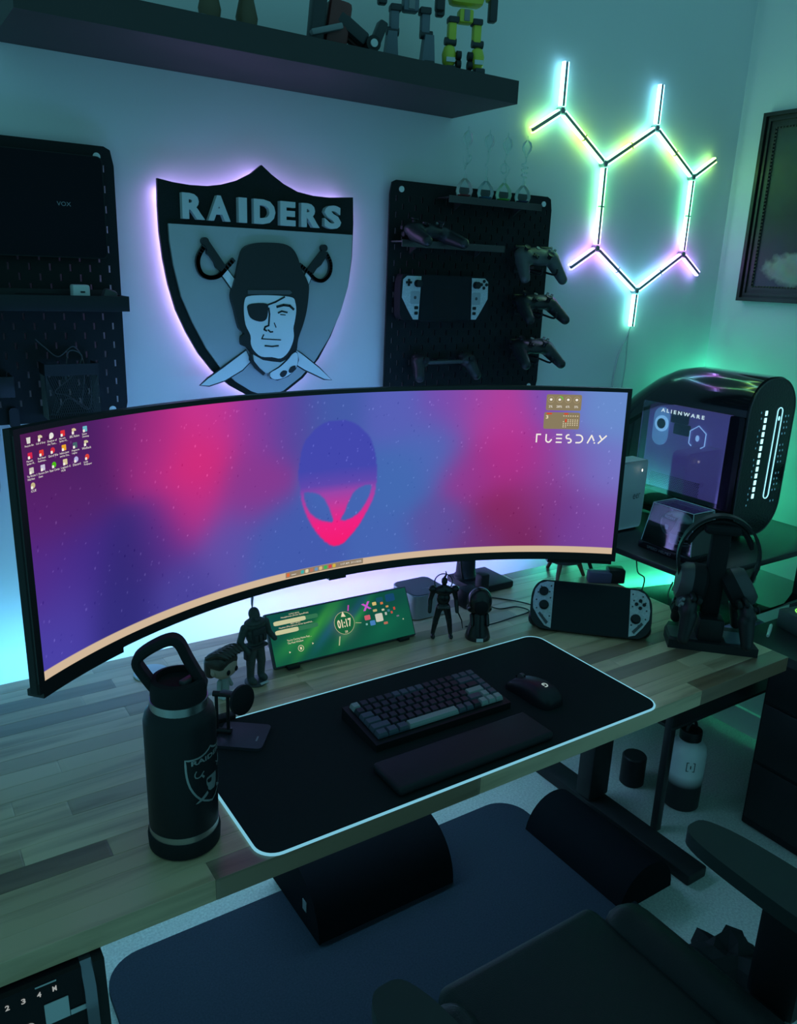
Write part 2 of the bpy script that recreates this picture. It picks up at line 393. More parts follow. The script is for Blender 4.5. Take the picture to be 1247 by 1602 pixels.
M_WIRE = mat('grey_cable', (0.3, 0.3, 0.32), 0.5, noise=0.05)

def gloss_glass(name, tint=(1, 1, 1), rough=0.02):
    m = mat(name, tint, rough, trans=1.0, ior=1.45); return m
def pane_glass(name, tint, clear):
    """thin pane: mostly clear, reflecting at grazing angles"""
    if name in MATS: return MATS[name]
    m = bpy.data.materials.new(name); m.use_nodes = True; nt = m.node_tree; nt.nodes.clear()
    t = nt.nodes.new('ShaderNodeBsdfTransparent'); t.inputs[0].default_value = (*tint, 1)
    g = nt.nodes.new('ShaderNodeBsdfGlossy'); g.inputs['Roughness'].default_value = 0.05
    fr = nt.nodes.new('ShaderNodeFresnel'); fr.inputs[0].default_value = 1.5
    ad = nt.nodes.new('ShaderNodeMath'); ad.operation = 'ADD'; ad.inputs[1].default_value = 1-clear
    mx = nt.nodes.new('ShaderNodeMixShader'); o = nt.nodes.new('ShaderNodeOutputMaterial')
    nt.links.new(fr.outputs[0], ad.inputs[0]); nt.links.new(ad.outputs[0], mx.inputs[0])
    nt.links.new(t.outputs[0], mx.inputs[1]); nt.links.new(g.outputs[0], mx.inputs[2]); nt.links.new(mx.outputs[0], o.inputs[0])
    MATS[name] = m
    return m

# ------------------------------------------------------------------ room shell
XR = 2.116      # right wall
struct(MB().box((0.35, 0.05, 1.35), (3.63, 0.1, 2.7)).build('wall_back', M_WALL, smooth=False))
struct(MB().box((XR+0.05, -1.45, 1.35), (0.1, 3.1, 2.7)).build('wall_right', M_WALL, smooth=False))
struct(MB().box((0.35, -1.45, -0.05), (3.73, 3.1, 0.1)).build('floor', M_CARPET, smooth=False))
struct(MB().box((0.3, -0.0075, 0.045), (3.6, 0.015, 0.09)).build('baseboard_back', M_TRIM, smooth=False))
struct(MB().box((XR-0.0075, -1.5, 0.045), (0.015, 2.98, 0.09)).build('baseboard_right', M_TRIM, smooth=False))

# ------------------------------------------------------------------ desk
DX0, DX1, DY0, DY1, DZ = -0.60, 1.32, -0.9306, -0.1606, 0.74
def wood_mat():
    m = bpy.data.materials.new('acacia_wood'); m.use_nodes = True; nt = m.node_tree; b = nt.nodes['Principled BSDF']
    L = nt.links.new
    geo = nt.nodes.new('ShaderNodeNewGeometry'); oi = nt.nodes.new('ShaderNodeObjectInfo')
    mp = nt.nodes.new('ShaderNodeMapping'); mp.inputs['Scale'].default_value = (1.6, 22, 22)
    cb = nt.nodes.new('ShaderNodeCombineXYZ'); mu = nt.nodes.new('ShaderNodeMath'); mu.operation = 'MULTIPLY'; mu.inputs[1].default_value = 37.0
    L(oi.outputs['Random'], mu.inputs[0]); L(mu.outputs[0], cb.inputs[0]); L(mu.outputs[0], cb.inputs[2])
    L(geo.outputs['Position'], mp.inputs['Vector']); 
    va = nt.nodes.new('ShaderNodeVectorMath'); va.operation = 'ADD'; L(mp.outputs[0], va.inputs[0]); L(cb.outputs[0], va.inputs[1])
    nz = nt.nodes.new('ShaderNodeTexNoise'); nz.inputs['Scale'].default_value = 1.3; nz.inputs['Detail'].default_value = 6; nz.inputs['Distortion'].default_value = 0.6
    L(va.outputs[0], nz.inputs['Vector'])
    r1 = nt.nodes.new('ShaderNodeValToRGB')       # tone of the stave
    e = r1.color_ramp.elements; e[0].position = 0.0; e[0].color = (0.22, 0.125, 0.075, 1); e[1].position = 1.0; e[1].color = (0.66, 0.48, 0.30, 1)
    for p, c in ((0.10, (0.26, 0.175, 0.115, 1)), (0.2, (0.49, 0.335, 0.20, 1)), (0.65, (0.62, 0.44, 0.275, 1))):
        q = e.new(p); q.color = c
    L(oi.outputs['Random'], r1.inputs[0])
    r2 = nt.nodes.new('ShaderNodeValToRGB'); e = r2.color_ramp.elements
    e[0].position = 0.26; e[0].color = (0.5, 0.46, 0.42, 1); e[1].position = 0.52; e[1].color = (1.1, 1.1, 1.1, 1)
    L(nz.outputs['Fac'], r2.inputs[0])
    mx = nt.nodes.new('ShaderNodeMix'); mx.data_type = 'RGBA'; mx.blend_type = 'MULTIPLY'; mx.inputs[0].default_value = 1.0
    L(r1.outputs[0], mx.inputs[6]); L(r2.outputs[0], mx.inputs[7]); L(mx.outputs[2], b.inputs['Base Color'])
    b.inputs['Roughness'].default_value = 0.36
    bp = nt.nodes.new('ShaderNodeBump'); bp.inputs['Strength'].default_value = 0.1; bp.inputs['Distance'].default_value = 0.001
    L(nz.outputs['Fac'], bp.inputs['Height']); L(bp.outputs[0], b.inputs['Normal'])
    b.inputs['Coat Weight'].default_value = 0.7; b.inputs['Coat Roughness'].default_value = 0.28
    MATS['acacia_wood'] = m
    return m
M_WOOD = wood_mat()
desk = thing('standing_desk', 'wooden butcher block standing desk under the curved monitor', 'desk', (0.36, -0.545, 0))
stv = None
nrow = 18; rw = (DY1-DY0)/nrow
rs = random.Random(21)
for i in range(nrow):
    yc = DY0+rw*(i+0.5)
    x = DX0
    while x < DX1-1e-4:
        ln = rs.uniform(0.30, 0.72)
        if x == DX0: ln = rs.uniform(0.12, 0.6)
        if DX1-(x+ln) < 0.15: ln = DX1-x
        if stv is None:
            stv = MB().rbox((0, 0, 0), (1, 1, 1), 0.012, seg=1).build('stave', M_WOOD, desk, smooth=False); o = stv
        else:
            o = stv.copy(); COL.objects.link(o)
        o.parent = desk
        o.location = (x+ln/2-0.36, yc+0.545, DZ-0.0185+rs.uniform(-0.0002, 0.0))
        o.scale = (ln-0.0004, rw-0.0003, 0.037)
        x += ln
for sx, xx in ((-1, -0.44), (1, 1.285)):
    lx = xx-0.36
    MB().rbox((lx, 0.135, 0.355), (0.085, 0.06, 0.63), 0.006).build('leg_column', M_METAL_K, desk)
    MB().rbox((lx, 0.07, 0.018), (0.08, 0.68, 0.036), 0.006).build('foot', M_METAL_K, desk)
    MB().rbox((lx, 0.135, 0.685), (0.05, 0.30, 0.03), 0.004).build('bracket', M_METAL_K, desk)
MB().rbox((0.055, 0.03, 0.685), (1.6, 0.06, 0.03), 0.004).build('crossbar', M_METAL_K, desk)

# control panel under the front edge
M_PANEL_E = emit('panel_digits', (0.75, 0.8, 0.78), 0.35)
cp = thing('desk_control_panel', 'black desk control panel with numbered buttons under the front edge', 'control panel', (-0.413, -0.9, 0.7))
sec = [(0.05, -0.002), (-0.045, -0.002), (-0.062, -0.135), (-0.045, -0.155), (0.05, -0.155)]
o = MB().prism(sec, lambda a, b, t: (t, a, b), -0.11, 0.068)
o.build('body', M_BLACK_G, cp)
MB().prism([(0.05, -0.002), (-0.035, -0.002), (-0.058, -0.03), (-0.066, -0.09), (-0.066, -0.092), (0.05, -0.092)], lambda a, b, t: (t, a, b), 0.068, 0.083).build('side_trim', mat('dark_chrome', (0.2, 0.2, 0.24), 0.2, 0.8, noise=0.05), cp)
MB().prism(sec, lambda a, b, t: (t, a*1.02, b), 0.083, 0.098).build('end_cap', M_BLACK, cp)
def pan(a, b):      # panel face: a along x, b = height
    return (a, -0.045-0.017*(-0.002-b)/0.133-0.0012, b)
for s, x0 in (('1', -0.043), ('2', -0.024), ('3', -0.005), ('4', 0.014), ('M', 0.033)):
    mb = MB(); put_text(mb, s, x0-(0.0008 if s == '1' else 0.0026), -0.020, x0+(0.001 if s == '1' else 0.0026), -0.0125, pan, 0.03)
    mb.build('button_digit', M_PANEL_E, cp, smooth=False)
mb = MB()
for i in range(20):
    a0, a1 = 2*PI*i/20, 2*PI*(i+1)/20
    mb.add([pan(-0.002+r*math.cos(a), -0.058+r*math.sin(a)) for r, a in ((0.0062, a0), (0.0062, a1), (0.007, a1), (0.007, a0))], [(0, 1, 2, 3)])
mb.build('power_ring', M_PANEL_E, cp, smooth=False)
mb = MB(); put_text(mb, 'P', -0.004, -0.061, 0.001, -0.055, pan); mb.build('power_mark', M_PANEL_E, cp, smooth=False)
M_PLATE = mat('silver_plate', (0.55, 0.57, 0.6), 0.35, 0.2, noise=0.03)
def plate(x0, x1, z0, z1, name):
    MB().prism([(x0, z0), (x1, z0), (x1, z1), (x0, z1)], lambda a, b, t: (pan(a, b)[0], pan(a, b)[1]-t, b), 0.0, 0.001).build(name, M_PLATE, cp, smooth=False)
plate(0.018, 0.048, -0.064, -0.034, 'plate'); plate(0.049, 0.068, -0.064, -0.057, 'plate'); plate(0.010, 0.036, -0.0055, -0.0040, 'indicator')

# ------------------------------------------------------------------ light strips
def strip_cols(stops, x):
    for (x0, c0), (x1, c1) in zip(stops, stops[1:]):
        if x <= x1:
            t = min(1, max(0, (x-x0)/(x1-x0))); return tuple(a+(b-a)*t for a, b in zip(c0, c1))+(1,)
    return stops[-1][1]+(1,)
def led_strip(name, label, x0, x1, y, z, w, stops, k, up=0.0, n=40):
    root = thing(name, label, 'light strip', ((x0+x1)/2, y, z))
    MB().box((0, -0.0015, 0), (x1-x0, 0.002, w+0.002)).build('backing', M_BLACK, root, smooth=False)
    vs, fs, cs = [], [], []
    for i in range(n+1):
        x = x0+(x1-x0)*i/n
        for s in (-1, 1):
            vs.append((x-(x0+x1)/2, 0.0 if s < 0 else 0.0, s*w/2)); cs.append(strip_cols(stops, x))
    for i in range(n): fs.append((2*i, 2*i+1, 2*i+3, 2*i+2))
    mb = MB(); mb.add(vs, fs)
    mb.build('diodes', attr_emit(name+'_glow', k), root, smooth=False, cols=cs)
    return root
led_strip('desk_light_strip', 'light strip along the rear edge of the desk, blue to violet', DX0+0.02, DX1-0.02, DY1+0.004, DZ-0.012, 0.012,
          [(-0.6, (0.10, 0.62, 1.0)), (-0.1, (0.16, 0.62, 1.0)), (0.25, (0.42, 0.55, 1.0)), (0.6, (0.52, 0.40, 1.0)), (0.95, (0.34, 0.25, 1.0)), (1.32, (0.2, 0.35, 1.0))], K_DESK)

us = thing('under_desk_light_strip', 'light strip fixed under the rear of the desk, shining down', 'light strip', (0.36, -0.20, DZ-0.045))
MB().box((0, 0, 0.004), (1.7, 0.014, 0.006)).build('backing', M_BLACK, us, smooth=False)
MB().box((0, 0, 0.0), (1.7, 0.011, 0.002)).build('diodes', emit('under_desk_glow', (0.22, 0.62, 0.85), K_UNDER), us, smooth=False)
# ------------------------------------------------------------------ curved ultrawide monitor
MON = thing('curved_monitor', 'very wide curved monitor showing an alien head wallpaper', 'monitor', (0.3274, -0.4088, 0.9496), (-0.0236, 0, 0.0022))
A0, A1, HH = -0.7085, 0.7085, 0.4175
def mp(a, h, d=0.0):
    return ((1.0+d)*math.sin(a), (1.0+d)*math.cos(a)-1.0, h)
def curved_slab(a0, a1, h0, h1, d0, d1, n=60, taper=0.0):
    vs, fs = [], []
    for i in range(n+1):
        a = a0+(a1-a0)*i/n
        vs += [mp(a, h0, d0), mp(a, h1, d0), mp(a*(1-taper), h1-taper*0.2, d1), mp(a*(1-taper), h0+taper*0.2, d1)]
    for i in range(n):
        for j in range(4):
            fs.append((4*i+j, 4*i+(j+1) % 4, 4*i+4+(j+1) % 4, 4*i+4+j))
    fs += [(0, 1, 2, 3), tuple(4*n+j for j in (3, 2, 1, 0))]
    return MB().add(vs, fs)
curved_slab(A0, A1, 0, HH, 0.0005, 0.016).build('housing', M_BLACK, MON)
curved_slab(A0*0.97, A1*0.97, 0.012, HH-0.012, 0.016, 0.05, taper=0.06).build('back_shell', M_BLACK, MON)
SA0, SA1, SH0, SH1 = -0.6955, 0.6985, 0.0185, 0.4085
M_BEZ = mat('bezel_black', (0.012, 0.012, 0.014), 0.35, noise=0.1)
curved_slab(A0, A1, SH1, HH, -0.002, 0.004).build('bezel', M_BEZ, MON)
curved_slab(A0, A1, 0.0, SH0, -0.002, 0.004).build('bezel', M_BEZ, MON)
curved_slab(A0, SA0, 0.0, HH, -0.002, 0.004, 4).build('bezel', M_BEZ, MON)
curved_slab(SA1, A1, 0.0, HH, -0.002, 0.004, 4).build('bezel', M_BEZ, MON)
curved_slab(-0.70, -0.515, -0.010, 0.001, -0.001, 0.03, 16).build('chin', M_BEZ, MON)
curved_slab(0.545, 0.70, -0.008, 0.001, -0.001, 0.03, 16).build('chin', mat('chin_gloss', (0.02, 0.02, 0.02), 0.12, noise=0.05), MON)
curved_slab(-0.006, 0.036, -0.006, 0.001, -0.001, 0.02, 4).build('sensor', M_BEZ, MON)

# screen: picture as colours of a fine grid
nu, nv = 620, 190
aa = np.linspace(SA0, SA1, nu+1); hh = np.linspace(SH0, SH1, nv+1)
AA, HG = np.meshgrid(aa, hh, indexing='ij')
def s2l(c):
    c = np.asarray(c, dtype=float)/255.0
    return np.where(c <= 0.04045, c/12.92, ((c+0.055)/1.055)**2.4)
cp_ = np.array([c[:2] for c in CTRL]); cc_ = np.array([c[2:] for c in CTRL], dtype=float)
num = np.zeros(AA.shape+(3,)); den = np.zeros(AA.shape)
for (a, h), c in zip(cp_, cc_):
    w = np.exp(-(((AA-a))**2+(HG-h)**2)/(2*0.047**2))+1e-9
    num += w[..., None]*c; den += w
C = num/den[..., None]
def inside(poly, X, Y):
    r = np.zeros(X.shape, bool); n = len(poly)
    for i in range(n):
        x0, y0 = poly[i]; x1, y1 = poly[(i+1) % n]
        if y0 == y1: continue
        k = ((y0 > Y) != (y1 > Y)) & (X < (x1-x0)*(Y-y0)/(y1-y0)+x0)
        r ^= k
    return r
hp = [(p.x, p.y) for p in smooth_path([(a, h, 0) for a, h in HEAD], 5, True)]
el = [(p.x, p.y) for p in smooth_path([(a, h, 0) for a, h in EYE_L], 4, True)]
er = [(p.x, p.y) for p in smooth_path([(a, h, 0) for a, h in EYE_R], 4, True)]
mk = (inside(hp, AA, HG) & ~inside(el, AA, HG) & ~inside(er, AA, HG)).astype(float)
for _ in range(2):
    mk[1:-1, 1:-1] = (mk[1:-1, 1:-1]*4+mk[:-2, 1:-1]+mk[2:, 1:-1]+mk[1:-1, :-2]+mk[1:-1, 2:])/8
hs = np.array([0.07, 0.125, 0.165, 0.195, 0.215, 0.25, 0.36])
hc = np.array([(255, 30, 115), (250, 36, 135), (200, 60, 160), (160, 72, 175), (100, 75, 180), (70, 75, 180), (68, 75, 180)], float)
HC = np.stack([np.interp(HG, hs, hc[:, k]) for k in range(3)], -1)
C = C*(1-mk[..., None])+HC*mk[..., None]
# rain drops of the wallpaper
rng = np.random.default_rng(5)
for _ in range(620):
    i = rng.integers(4, nu-4); j = rng.integers(12, nv-6); s = rng.uniform(10, 38)*(1 if rng.random() < 0.7 else -0.6)
    C[i, j:j+rng.integers(1, 3)] += s
C = np.clip(C, 0, 255)
task = HG < 0.0345
C[task] = (216, 190, 160)
LC = s2l(C)
P = np.stack([(1-0.0012)*np.sin(AA), (1-0.0012)*np.cos(AA)-1, HG], -1).reshape(-1, 3)
idx = np.arange((nu+1)*(nv+1)).reshape(nu+1, nv+1)
Q = np.stack([idx[:-1, :-1], idx[1:, :-1], idx[1:, 1:], idx[:-1, 1:]], -1).reshape(-1, 4)
me = bpy.data.meshes.new('screen')
me.vertices.add(len(P)); me.vertices.foreach_set('co', P.astype(np.float32).ravel())
me.loops.add(Q.size); me.loops.foreach_set('vertex_index', Q.astype(np.int32).ravel())
me.polygons.add(len(Q)); me.polygons.foreach_set('loop_start', np.arange(0, Q.size, 4, dtype=np.int32))
me.update(calc_edges=True); me.validate()
ca = me.color_attributes.new('Col', 'FLOAT_COLOR', 'POINT')
ca.data.foreach_set('color', np.concatenate([LC.reshape(-1, 3), np.ones((len(P), 1))], 1).astype(np.float32).ravel())
me.materials.append(attr_emit('monitor_picture', K_SCREEN))
scr = bpy.data.objects.new('screen', me); COL.objects.link(scr); scr.parent = MON

def E(name, r, g, b): return emit('pixel_'+name, rgb(r, g, b), K_SCREEN)
on = lambda a, h: mp(a, h, -0.0019)
on2 = lambda a, h: mp(a, h, -0.0022)
E_W = E('white', 252, 246, 235); E_CREAM = E('cream', 240, 225, 190)
# desktop icons with captions
ICOL = [(225, 222, 215), (222, 210, 175), (235, 235, 228), (225, 50, 60), (225, 205, 160), (110, 190, 205),
        (215, 40, 80), (225, 60, 55), (215, 45, 65), (240, 170, 45), (70, 105, 110), (215, 205, 165),
        (205, 200, 190), (205, 200, 225), (80, 190, 25), (220, 205, 160), (185, 185, 235), (225, 70, 60), (200, 185, 140)]
for k, cap in enumerate(CAPTIONS):
    row, colm = divmod(k, 6)
    a = -0.6795+0.0232*colm; h = 0.3975-0.0225*row
    st = MB()
    if k in (2, 8, 14, 16, 17, 18):
        st.flat([(a+0.0045*math.cos(t*PI/8), h+0.0045*math.sin(t*PI/8)) for t in range(16)], on)
    elif k == 0: st.flat([(a-0.0035, h-0.0045), (a+0.003, h-0.0045), (a+0.004, h+0.0045), (a-0.0045, h+0.0045)], on)
    elif k in (1, 4, 11): st.flat([(a-0.004, h-0.004), (a, h-0.004), (a, h), (a+0.0045, h), (a+0.0045, h+0.0025), (a+0.001, h+0.0045), (a-0.004, h+0.004)], on)
    else: st.flat(rrect(0.009, 0.009, 0.001, 2, a, h), on)
    ic = st.build('desktop_icon', E('icon%d' % k, *ICOL[k]), MON, smooth=False)
    if k != 0:
        MB().flat(rrect(0.0042, 0.0042, 0.0005, 2, a-0.0028, h-0.0028), on2).build('shortcut_mark', E_W, ic, smooth=False)
    mb = MB(); asp = TXT[(cap, 0.0)][2]; two = '\n' in cap; th = 0.0078 if two else 0.0036
    tw = min(asp*th, 0.0205)
    put_text(mb, cap, a-tw/2, h-0.0062-th, a+tw/2, h-0.0062, on2)
    mb.build('icon_caption', E_W, ic, smooth=False)
# taskbar tray
MB().flat_sub([(-0.117+0.1955*t/12, 0.0338) for t in range(13)]+[(0.0785-0.1955*t/12, 0.0215) for t in range(13)], on, 0.017).build('taskbar_tray', E('tray', 148, 132, 110), MON, smooth=False)
for k, (a, c) in enumerate([(-0.111, (225, 110, 60)), (-0.075, (60, 180, 175)), (-0.064, (230, 215, 180)), (-0.052, (190, 120, 95)), (-0.040, (110, 150, 190)), (-0.029, (225, 190, 130)), (-0.017, (60, 185, 85)), (-0.005, (220, 70, 70)), (0.005, (220, 185, 70))]):
    MB().flat(rrect(0.008, 0.008, 0.002, 2, a, 0.0277), on2).build('taskbar_icon', E('task%d' % k, *c), MON, smooth=False)
mb = MB(); put_text(mb, '1:17 AM  3/11/2025', 0.022, 0.0258, 0.074, 0.0300, on2)
for a in (-0.103, -0.100): mb.flat([(a, 0.026), (a+0.009, 0.026), (a+0.009, 0.027), (a, 0.027)], on2)
mb.build('taskbar_clock', E_W, MON, smooth=False)
# widgets
w1 = MB().flat_sub(rrect(0.082, 0.037, 0.004, 3, 0.5545, 0.3815), on, 0.012).build('status_widget', E('widget', 142, 128, 98), MON, smooth=False)
for k, (a, s) in enumerate(((0.5242, '2%'), (0.5443, '28%'), (0.5642, '6%'), (0.584, '5%'))):
    mb = MB()
    for i in range(20):
        a0, a1 = 2*PI*i/20, 2*PI*(i+1)/20
        mb.add([on2(a+r*math.cos(t), 0.388+r*math.sin(t)) for r, t in ((0.0066, a0), (0.0066, a1), (0.0075, a1), (0.0075, a0))], [(0, 1, 2, 3)])
    g = mb.build('gauge_ring', E('gauge', 178, 160, 122), w1, smooth=False)
    mb = MB(); mb.flat(rrect(0.006, 0.005, 0.002, 2, a, 0.388), on2); put_text(mb, s, a-0.0022*len(s), 0.3695, a+0.0022*len(s), 0.3745, on2)
    mb.build('gauge_reading', E_W, w1, smooth=False)
mb = MB()
for i in range(6):
    a0, a1 = PI/2-i*0.26, PI/2-(i+1)*0.26
    mb.add([mp(0.5443+r*math.cos(t), 0.388+r*math.sin(t), -0.0025) for r, t in ((0.0062, a0), (0.0062, a1), (0.008, a1), (0.008, a0))], [(0, 1, 2, 3)])
mb.build('gauge_arc', E('arc', 90, 225, 60), w1, smooth=False)
w2 = MB().flat_sub(rrect(0.084, 0.039, 0.004, 3, 0.5525, 0.3392), on, 0.012).build('calendar_widget', E('widget', 142, 128, 98), MON, smooth=False)
mb = MB(); put_text(mb, '3', 0.515, 0.3435, 0.5205, 0.3515, on2, 0.03); mb.build('date_numeral', E_CREAM, w2, smooth=False)
mb = MB(); mb.flat(rrect(0.013, 0.0032, 0.001, 2, 0.5225, 0.3553), on2); mb.flat(rrect(0.010, 0.0032, 0.001, 2, 0.562, 0.3553), on2)
mb.flat(rrect(0.004, 0.004, 0.001, 2, 0.5625, 0.3415), on2); mb.flat(rrect(0.004, 0.004, 0.001, 2, 0.5625, 0.3378), on2)
mb.build('calendar_heading', E('red', 222, 72, 45), w2, smooth=False)
mb = MB()
for r in range(6):
    hh_ = 0.3505 if r == 0 else 0.3455-0.0041*r
    for q in range(7):
        if r == 5 and q > 1: continue
        if (r, q) in ((1, 0), (1, 1)): continue
        mb.flat(rrect(0.0025, 0.002, 0.0004, 1, 0.557+0.0054*q, hh_), on2)
mb.build('calendar_days', E_CREAM, w2, smooth=False)
# weekday in thin cut letters
mb = MB()
fx = lambda a, b, t: mp(a, b, -0.0018-t)
h0, h1 = 0.2885, 0.3065; lw = 0.0032
def LS(pts): stroke(mb, pts, lw, fx, 0.0, 0.0004)
def arc(cx, cy, rx, ry, d0, d1, n=8): return [(cx+rx*math.cos(math.radians(d0+(d1-d0)*i/n)), cy+ry*math.sin(math.radians(d0+(d1-d0)*i/n))) for i in range(n+1)]
x = 0.4965
LS([(x, h0), (x, h1), (x+0.009, h1)])
x = 0.519; LS([(x, h1), (x, h0+0.006)]+arc(x+0.006, h0+0.006, 0.006, 0.006, 180, 300)+[(x+0.013, h0+0.006)])
x = 0.5435
for yy in (h0, (h0+h1)/2, h1): LS([(x, yy), (x+0.012, yy)])
x = 0.5655; LS([(x+0.007, h1)]+arc(x+0.006, h1-0.005, 0.005, 0.005, 110, 230)+[(x+0.009, (h0+h1)/2)]+arc(x+0.008, h0+0.004, 0.005, 0.0045, 60, -110))
x = 0.590; LS([(x, h1), (x+0.006, h1)]+arc(x+0.006, (h0+h1)/2, 0.009, (h1-h0)/2, 80, -80)+[(x, h0)])
x = 0.617; LS([(x, h0), (x+0.0085, h1), (x+0.0145, h0+0.006)]); LS([(x+0.016, h0), (x+0.0163, h0+0.001)])
x = 0.642; LS([(x+0.002, h1), (x+0.0085, h0+0.008)]); LS([(x, h0), (x+0.0175, h1)])
mb.build('weekday_lettering', E_W, MON, smooth=False)

# ------------------------------------------------------------------ monitor arm
arm = thing('monitor_arm', 'heavy black monitor arm with square desk base', 'monitor arm', (0.94, -0.19, DZ))
MB().rbox((0.005, 0, 0.011), (0.145, 0.135, 0.022), 0.006).build('base_plate', M_METAL_K, arm)
MB().lathe([(0.034, 0.022), (0.034, 0.03), (0.029, 0.036), (0.027, 0.075), (0.025, 0.09), (0.023, 0.42)], (-0.035, 0.02, 0), 24).build('post', M_METAL_K, arm)
MB().lathe([(0.03, 0.33), (0.033, 0.335), (0.033, 0.39), (0.03, 0.395)], (-0.035, 0.02, 0), 24).build('collar', M_METAL_K, arm)
MB().rbox((-0.20, 0.03, 0.365), (0.36, 0.05, 0.04), 0.012, rotz(-0.05)).build('lower_link', M_METAL_K, arm)
MB().rbox((-0.49, -0.04, 0.405), (0.30, 0.05, 0.04), 0.012, rotz(0.45)).build('upper_link', M_METAL_K, arm)
MB().rbox((-0.6126, -0.135, 0.41), (0.12, 0.05, 0.12), 0.006).build('mount_plate', M_METAL_K, arm)
MB().rbox((-0.05, -0.075, 0.04), (0.03, 0.03, 0.06), 0.005).build('cable_clip', M_METAL_K, arm)
MB().tube(smooth_path([(-0.06, 0.0, 0.03), (-0.085, -0.02, 0.08), (-0.075, 0.0, 0.16), (-0.06, 0.01, 0.25)]), 0.003).build('cable', M_CABLE, arm)

# ------------------------------------------------------------------ second display
SD = thing('strip_display', 'low wide second screen with green aurora picture and clock', 'display', (0.202, -0.386, 0.748), (-0.483, 0, -0.013))
DW, DH = 0.374, 0.117
MB().rbox((DW/2, 0.0075, DH/2), (DW+0.008, 0.013, DH+0.008), 0.003).build('housing', M_DGREY, SD)
nu, nv = 240, 76
U, V = np.meshgrid(np.linspace(0, 1, nu+1), np.linspace(0, 1, nv+1), indexing='ij')
def bump2(cu, cv, su, sv, ang=0.0):
    x = (U-cu)*3.2; y = V-cv; ca_, sa_ = math.cos(ang), math.sin(ang)
    X = x*ca_+y*sa_; Y = -x*sa_+y*ca_
    return np.exp(-(X/su)**2-(Y/sv)**2)
C = np.zeros(U.shape+(3,))+np.array([16, 84, 66])
def addc(b, c): 
    global C
    C = C*(1-b[..., None])+np.array(c, float)*b[..., None]
addc(0.85*bump2(0.12, 0.35, 0.5, 0.16, 0.5), (38, 130, 72)); addc(0.8*bump2(0.3, 0.55, 0.7, 0.10, 0.75), (62, 160, 66))
addc(0.7*bump2(0.42, 0.75, 0.5, 0.12, 0.75), (48, 145, 72)); addc(0.75*bump2(0.38, 0.45, 0.5, 0.10, 0.7), (30, 92, 120))
addc(0.8*bump2(0.58, 0.55, 0.6, 0.10, 0.7), (44, 160, 66)); addc(0.7*bump2(0.62, 0.8, 0.5, 0.10, 0.7), (32, 75, 115))
addc(0.6*bump2(0.8, 0.3, 0.5, 0.2, 0.4), (20, 110, 80)); addc(0.6*bump2(0.9, 0.85, 0.5, 0.2, 0.2), (18, 70, 70)); addc(0.6*bump2(0.05, 0.85, 0.4, 0.25, 0.2), (14, 75, 80))
addc(0.6*bump2(0.5, 0.5, 0.25, 0.24), (130, 110, 120))
P = np.stack([U*DW, np.full(U.shape, -0.0001), V*DH], -1).reshape(-1, 3)
idx = np.arange((nu+1)*(nv+1)).reshape(nu+1, nv+1)
Q = np.stack([idx[:-1, :-1], idx[1:, :-1], idx[1:, 1:], idx[:-1, 1:]], -1).reshape(-1, 4)
mb = MB(); mb.v = [tuple(p) for p in P]; mb.f = [tuple(int(i) for i in q) for q in Q]
mb.build('screen', attr_emit('monitor_picture', K_SCREEN), SD, smooth=False, cols=np.concatenate([s2l(np.clip(C, 0, 255)).reshape(-1, 3), np.ones((len(P), 1))], 1))
sd = lambda u, v: (u*DW, -0.0006, v*DH)
sd2 = lambda u, v: (u*DW, -0.0010, v*DH)
def sd_disc(u, v, r, f=sd, n=24): return MB().flat([(u+r/DW*math.cos(2*PI*i/n), v+r/DH*math.sin(2*PI*i/n)) for i in range(n)], f)
E_BAR = E('bar', 205, 205, 160); E_BARD = E('bar_dim', 52, 118, 84)
for v, w, tot in ((0.815, 0.215, 0.30), (0.635, 0.155, 0.29)):
    MB().flat(rrect(tot, 0.085, 0.02, 3, 0.035+tot/2, v), sd).build('slider_track', E_BARD, SD, smooth=False)
    MB().flat(rrect(w, 0.085, 0.02, 3, 0.035+w/2, v), sd2).build('slider_level', E_BAR, SD, smooth=False)
mb = MB()
put_text(mb, 'OUTPUT DEVICE', 0.145, 0.935, 0.215, 0.96, sd2); put_text(mb, 'Headphones (Arctis SpeedHub)', 0.09, 0.885, 0.275, 0.925, sd2)
put_text(mb, 'INPUT DEVICE', 0.145, 0.745, 0.21, 0.77, sd2); put_text(mb, 'Headset (Microphone) Arctis SpeedHub...', 0.065, 0.693, 0.295, 0.733, sd2)
put_text(mb, 'You\'re Coming Home Feat ...\nThe Pixel Window', 0.10, 0.375, 0.265, 0.47, sd2)
mb.build('display_captions', E_CREAM, SD, smooth=False)
mb = MB()
for i in range(24):
    a0, a1 = 2*PI*i/24, 2*PI*(i+1)/24
    mb.add([sd2(0.18+r/DW*math.cos(t), 0.25+r/DH*math.sin(t)) for r, t in ((0.0062, a0), (0.0062, a1), (0.0072, a1), (0.0072, a0))], [(0, 1, 2, 3)])
mb.flat(rrect(0.012, 0.05, 0.002, 2, 0.18, 0.25), sd2)
for u, v in ((0.10, 0.22), (0.26, 0.29)): mb.flat([(u, v-0.02), (u+0.01, v), (u, v+0.02)], sd2)
mb.build('player_buttons', E_CREAM, SD, smooth=False)
sd_disc(0.505, 0.545, 0.027).build('clock_rim', E('rim', 176, 178, 140), SD, smooth=False)
sd_disc(0.505, 0.545, 0.0258, lambda u, v: (u*DW, -0.0008, v*DH)).build('clock_face', E('face', 24, 100, 62), SD, smooth=False)
mb = MB(); put_text(mb, '01:17', 0.455, 0.455, 0.555, 0.625, sd2, 0.03); put_text(mb, '58', 0.497, 0.345, 0.516, 0.39, sd2)
mb.flat([(0.49, 0.68), (0.523, 0.665), (0.507, 0.78)], sd2)
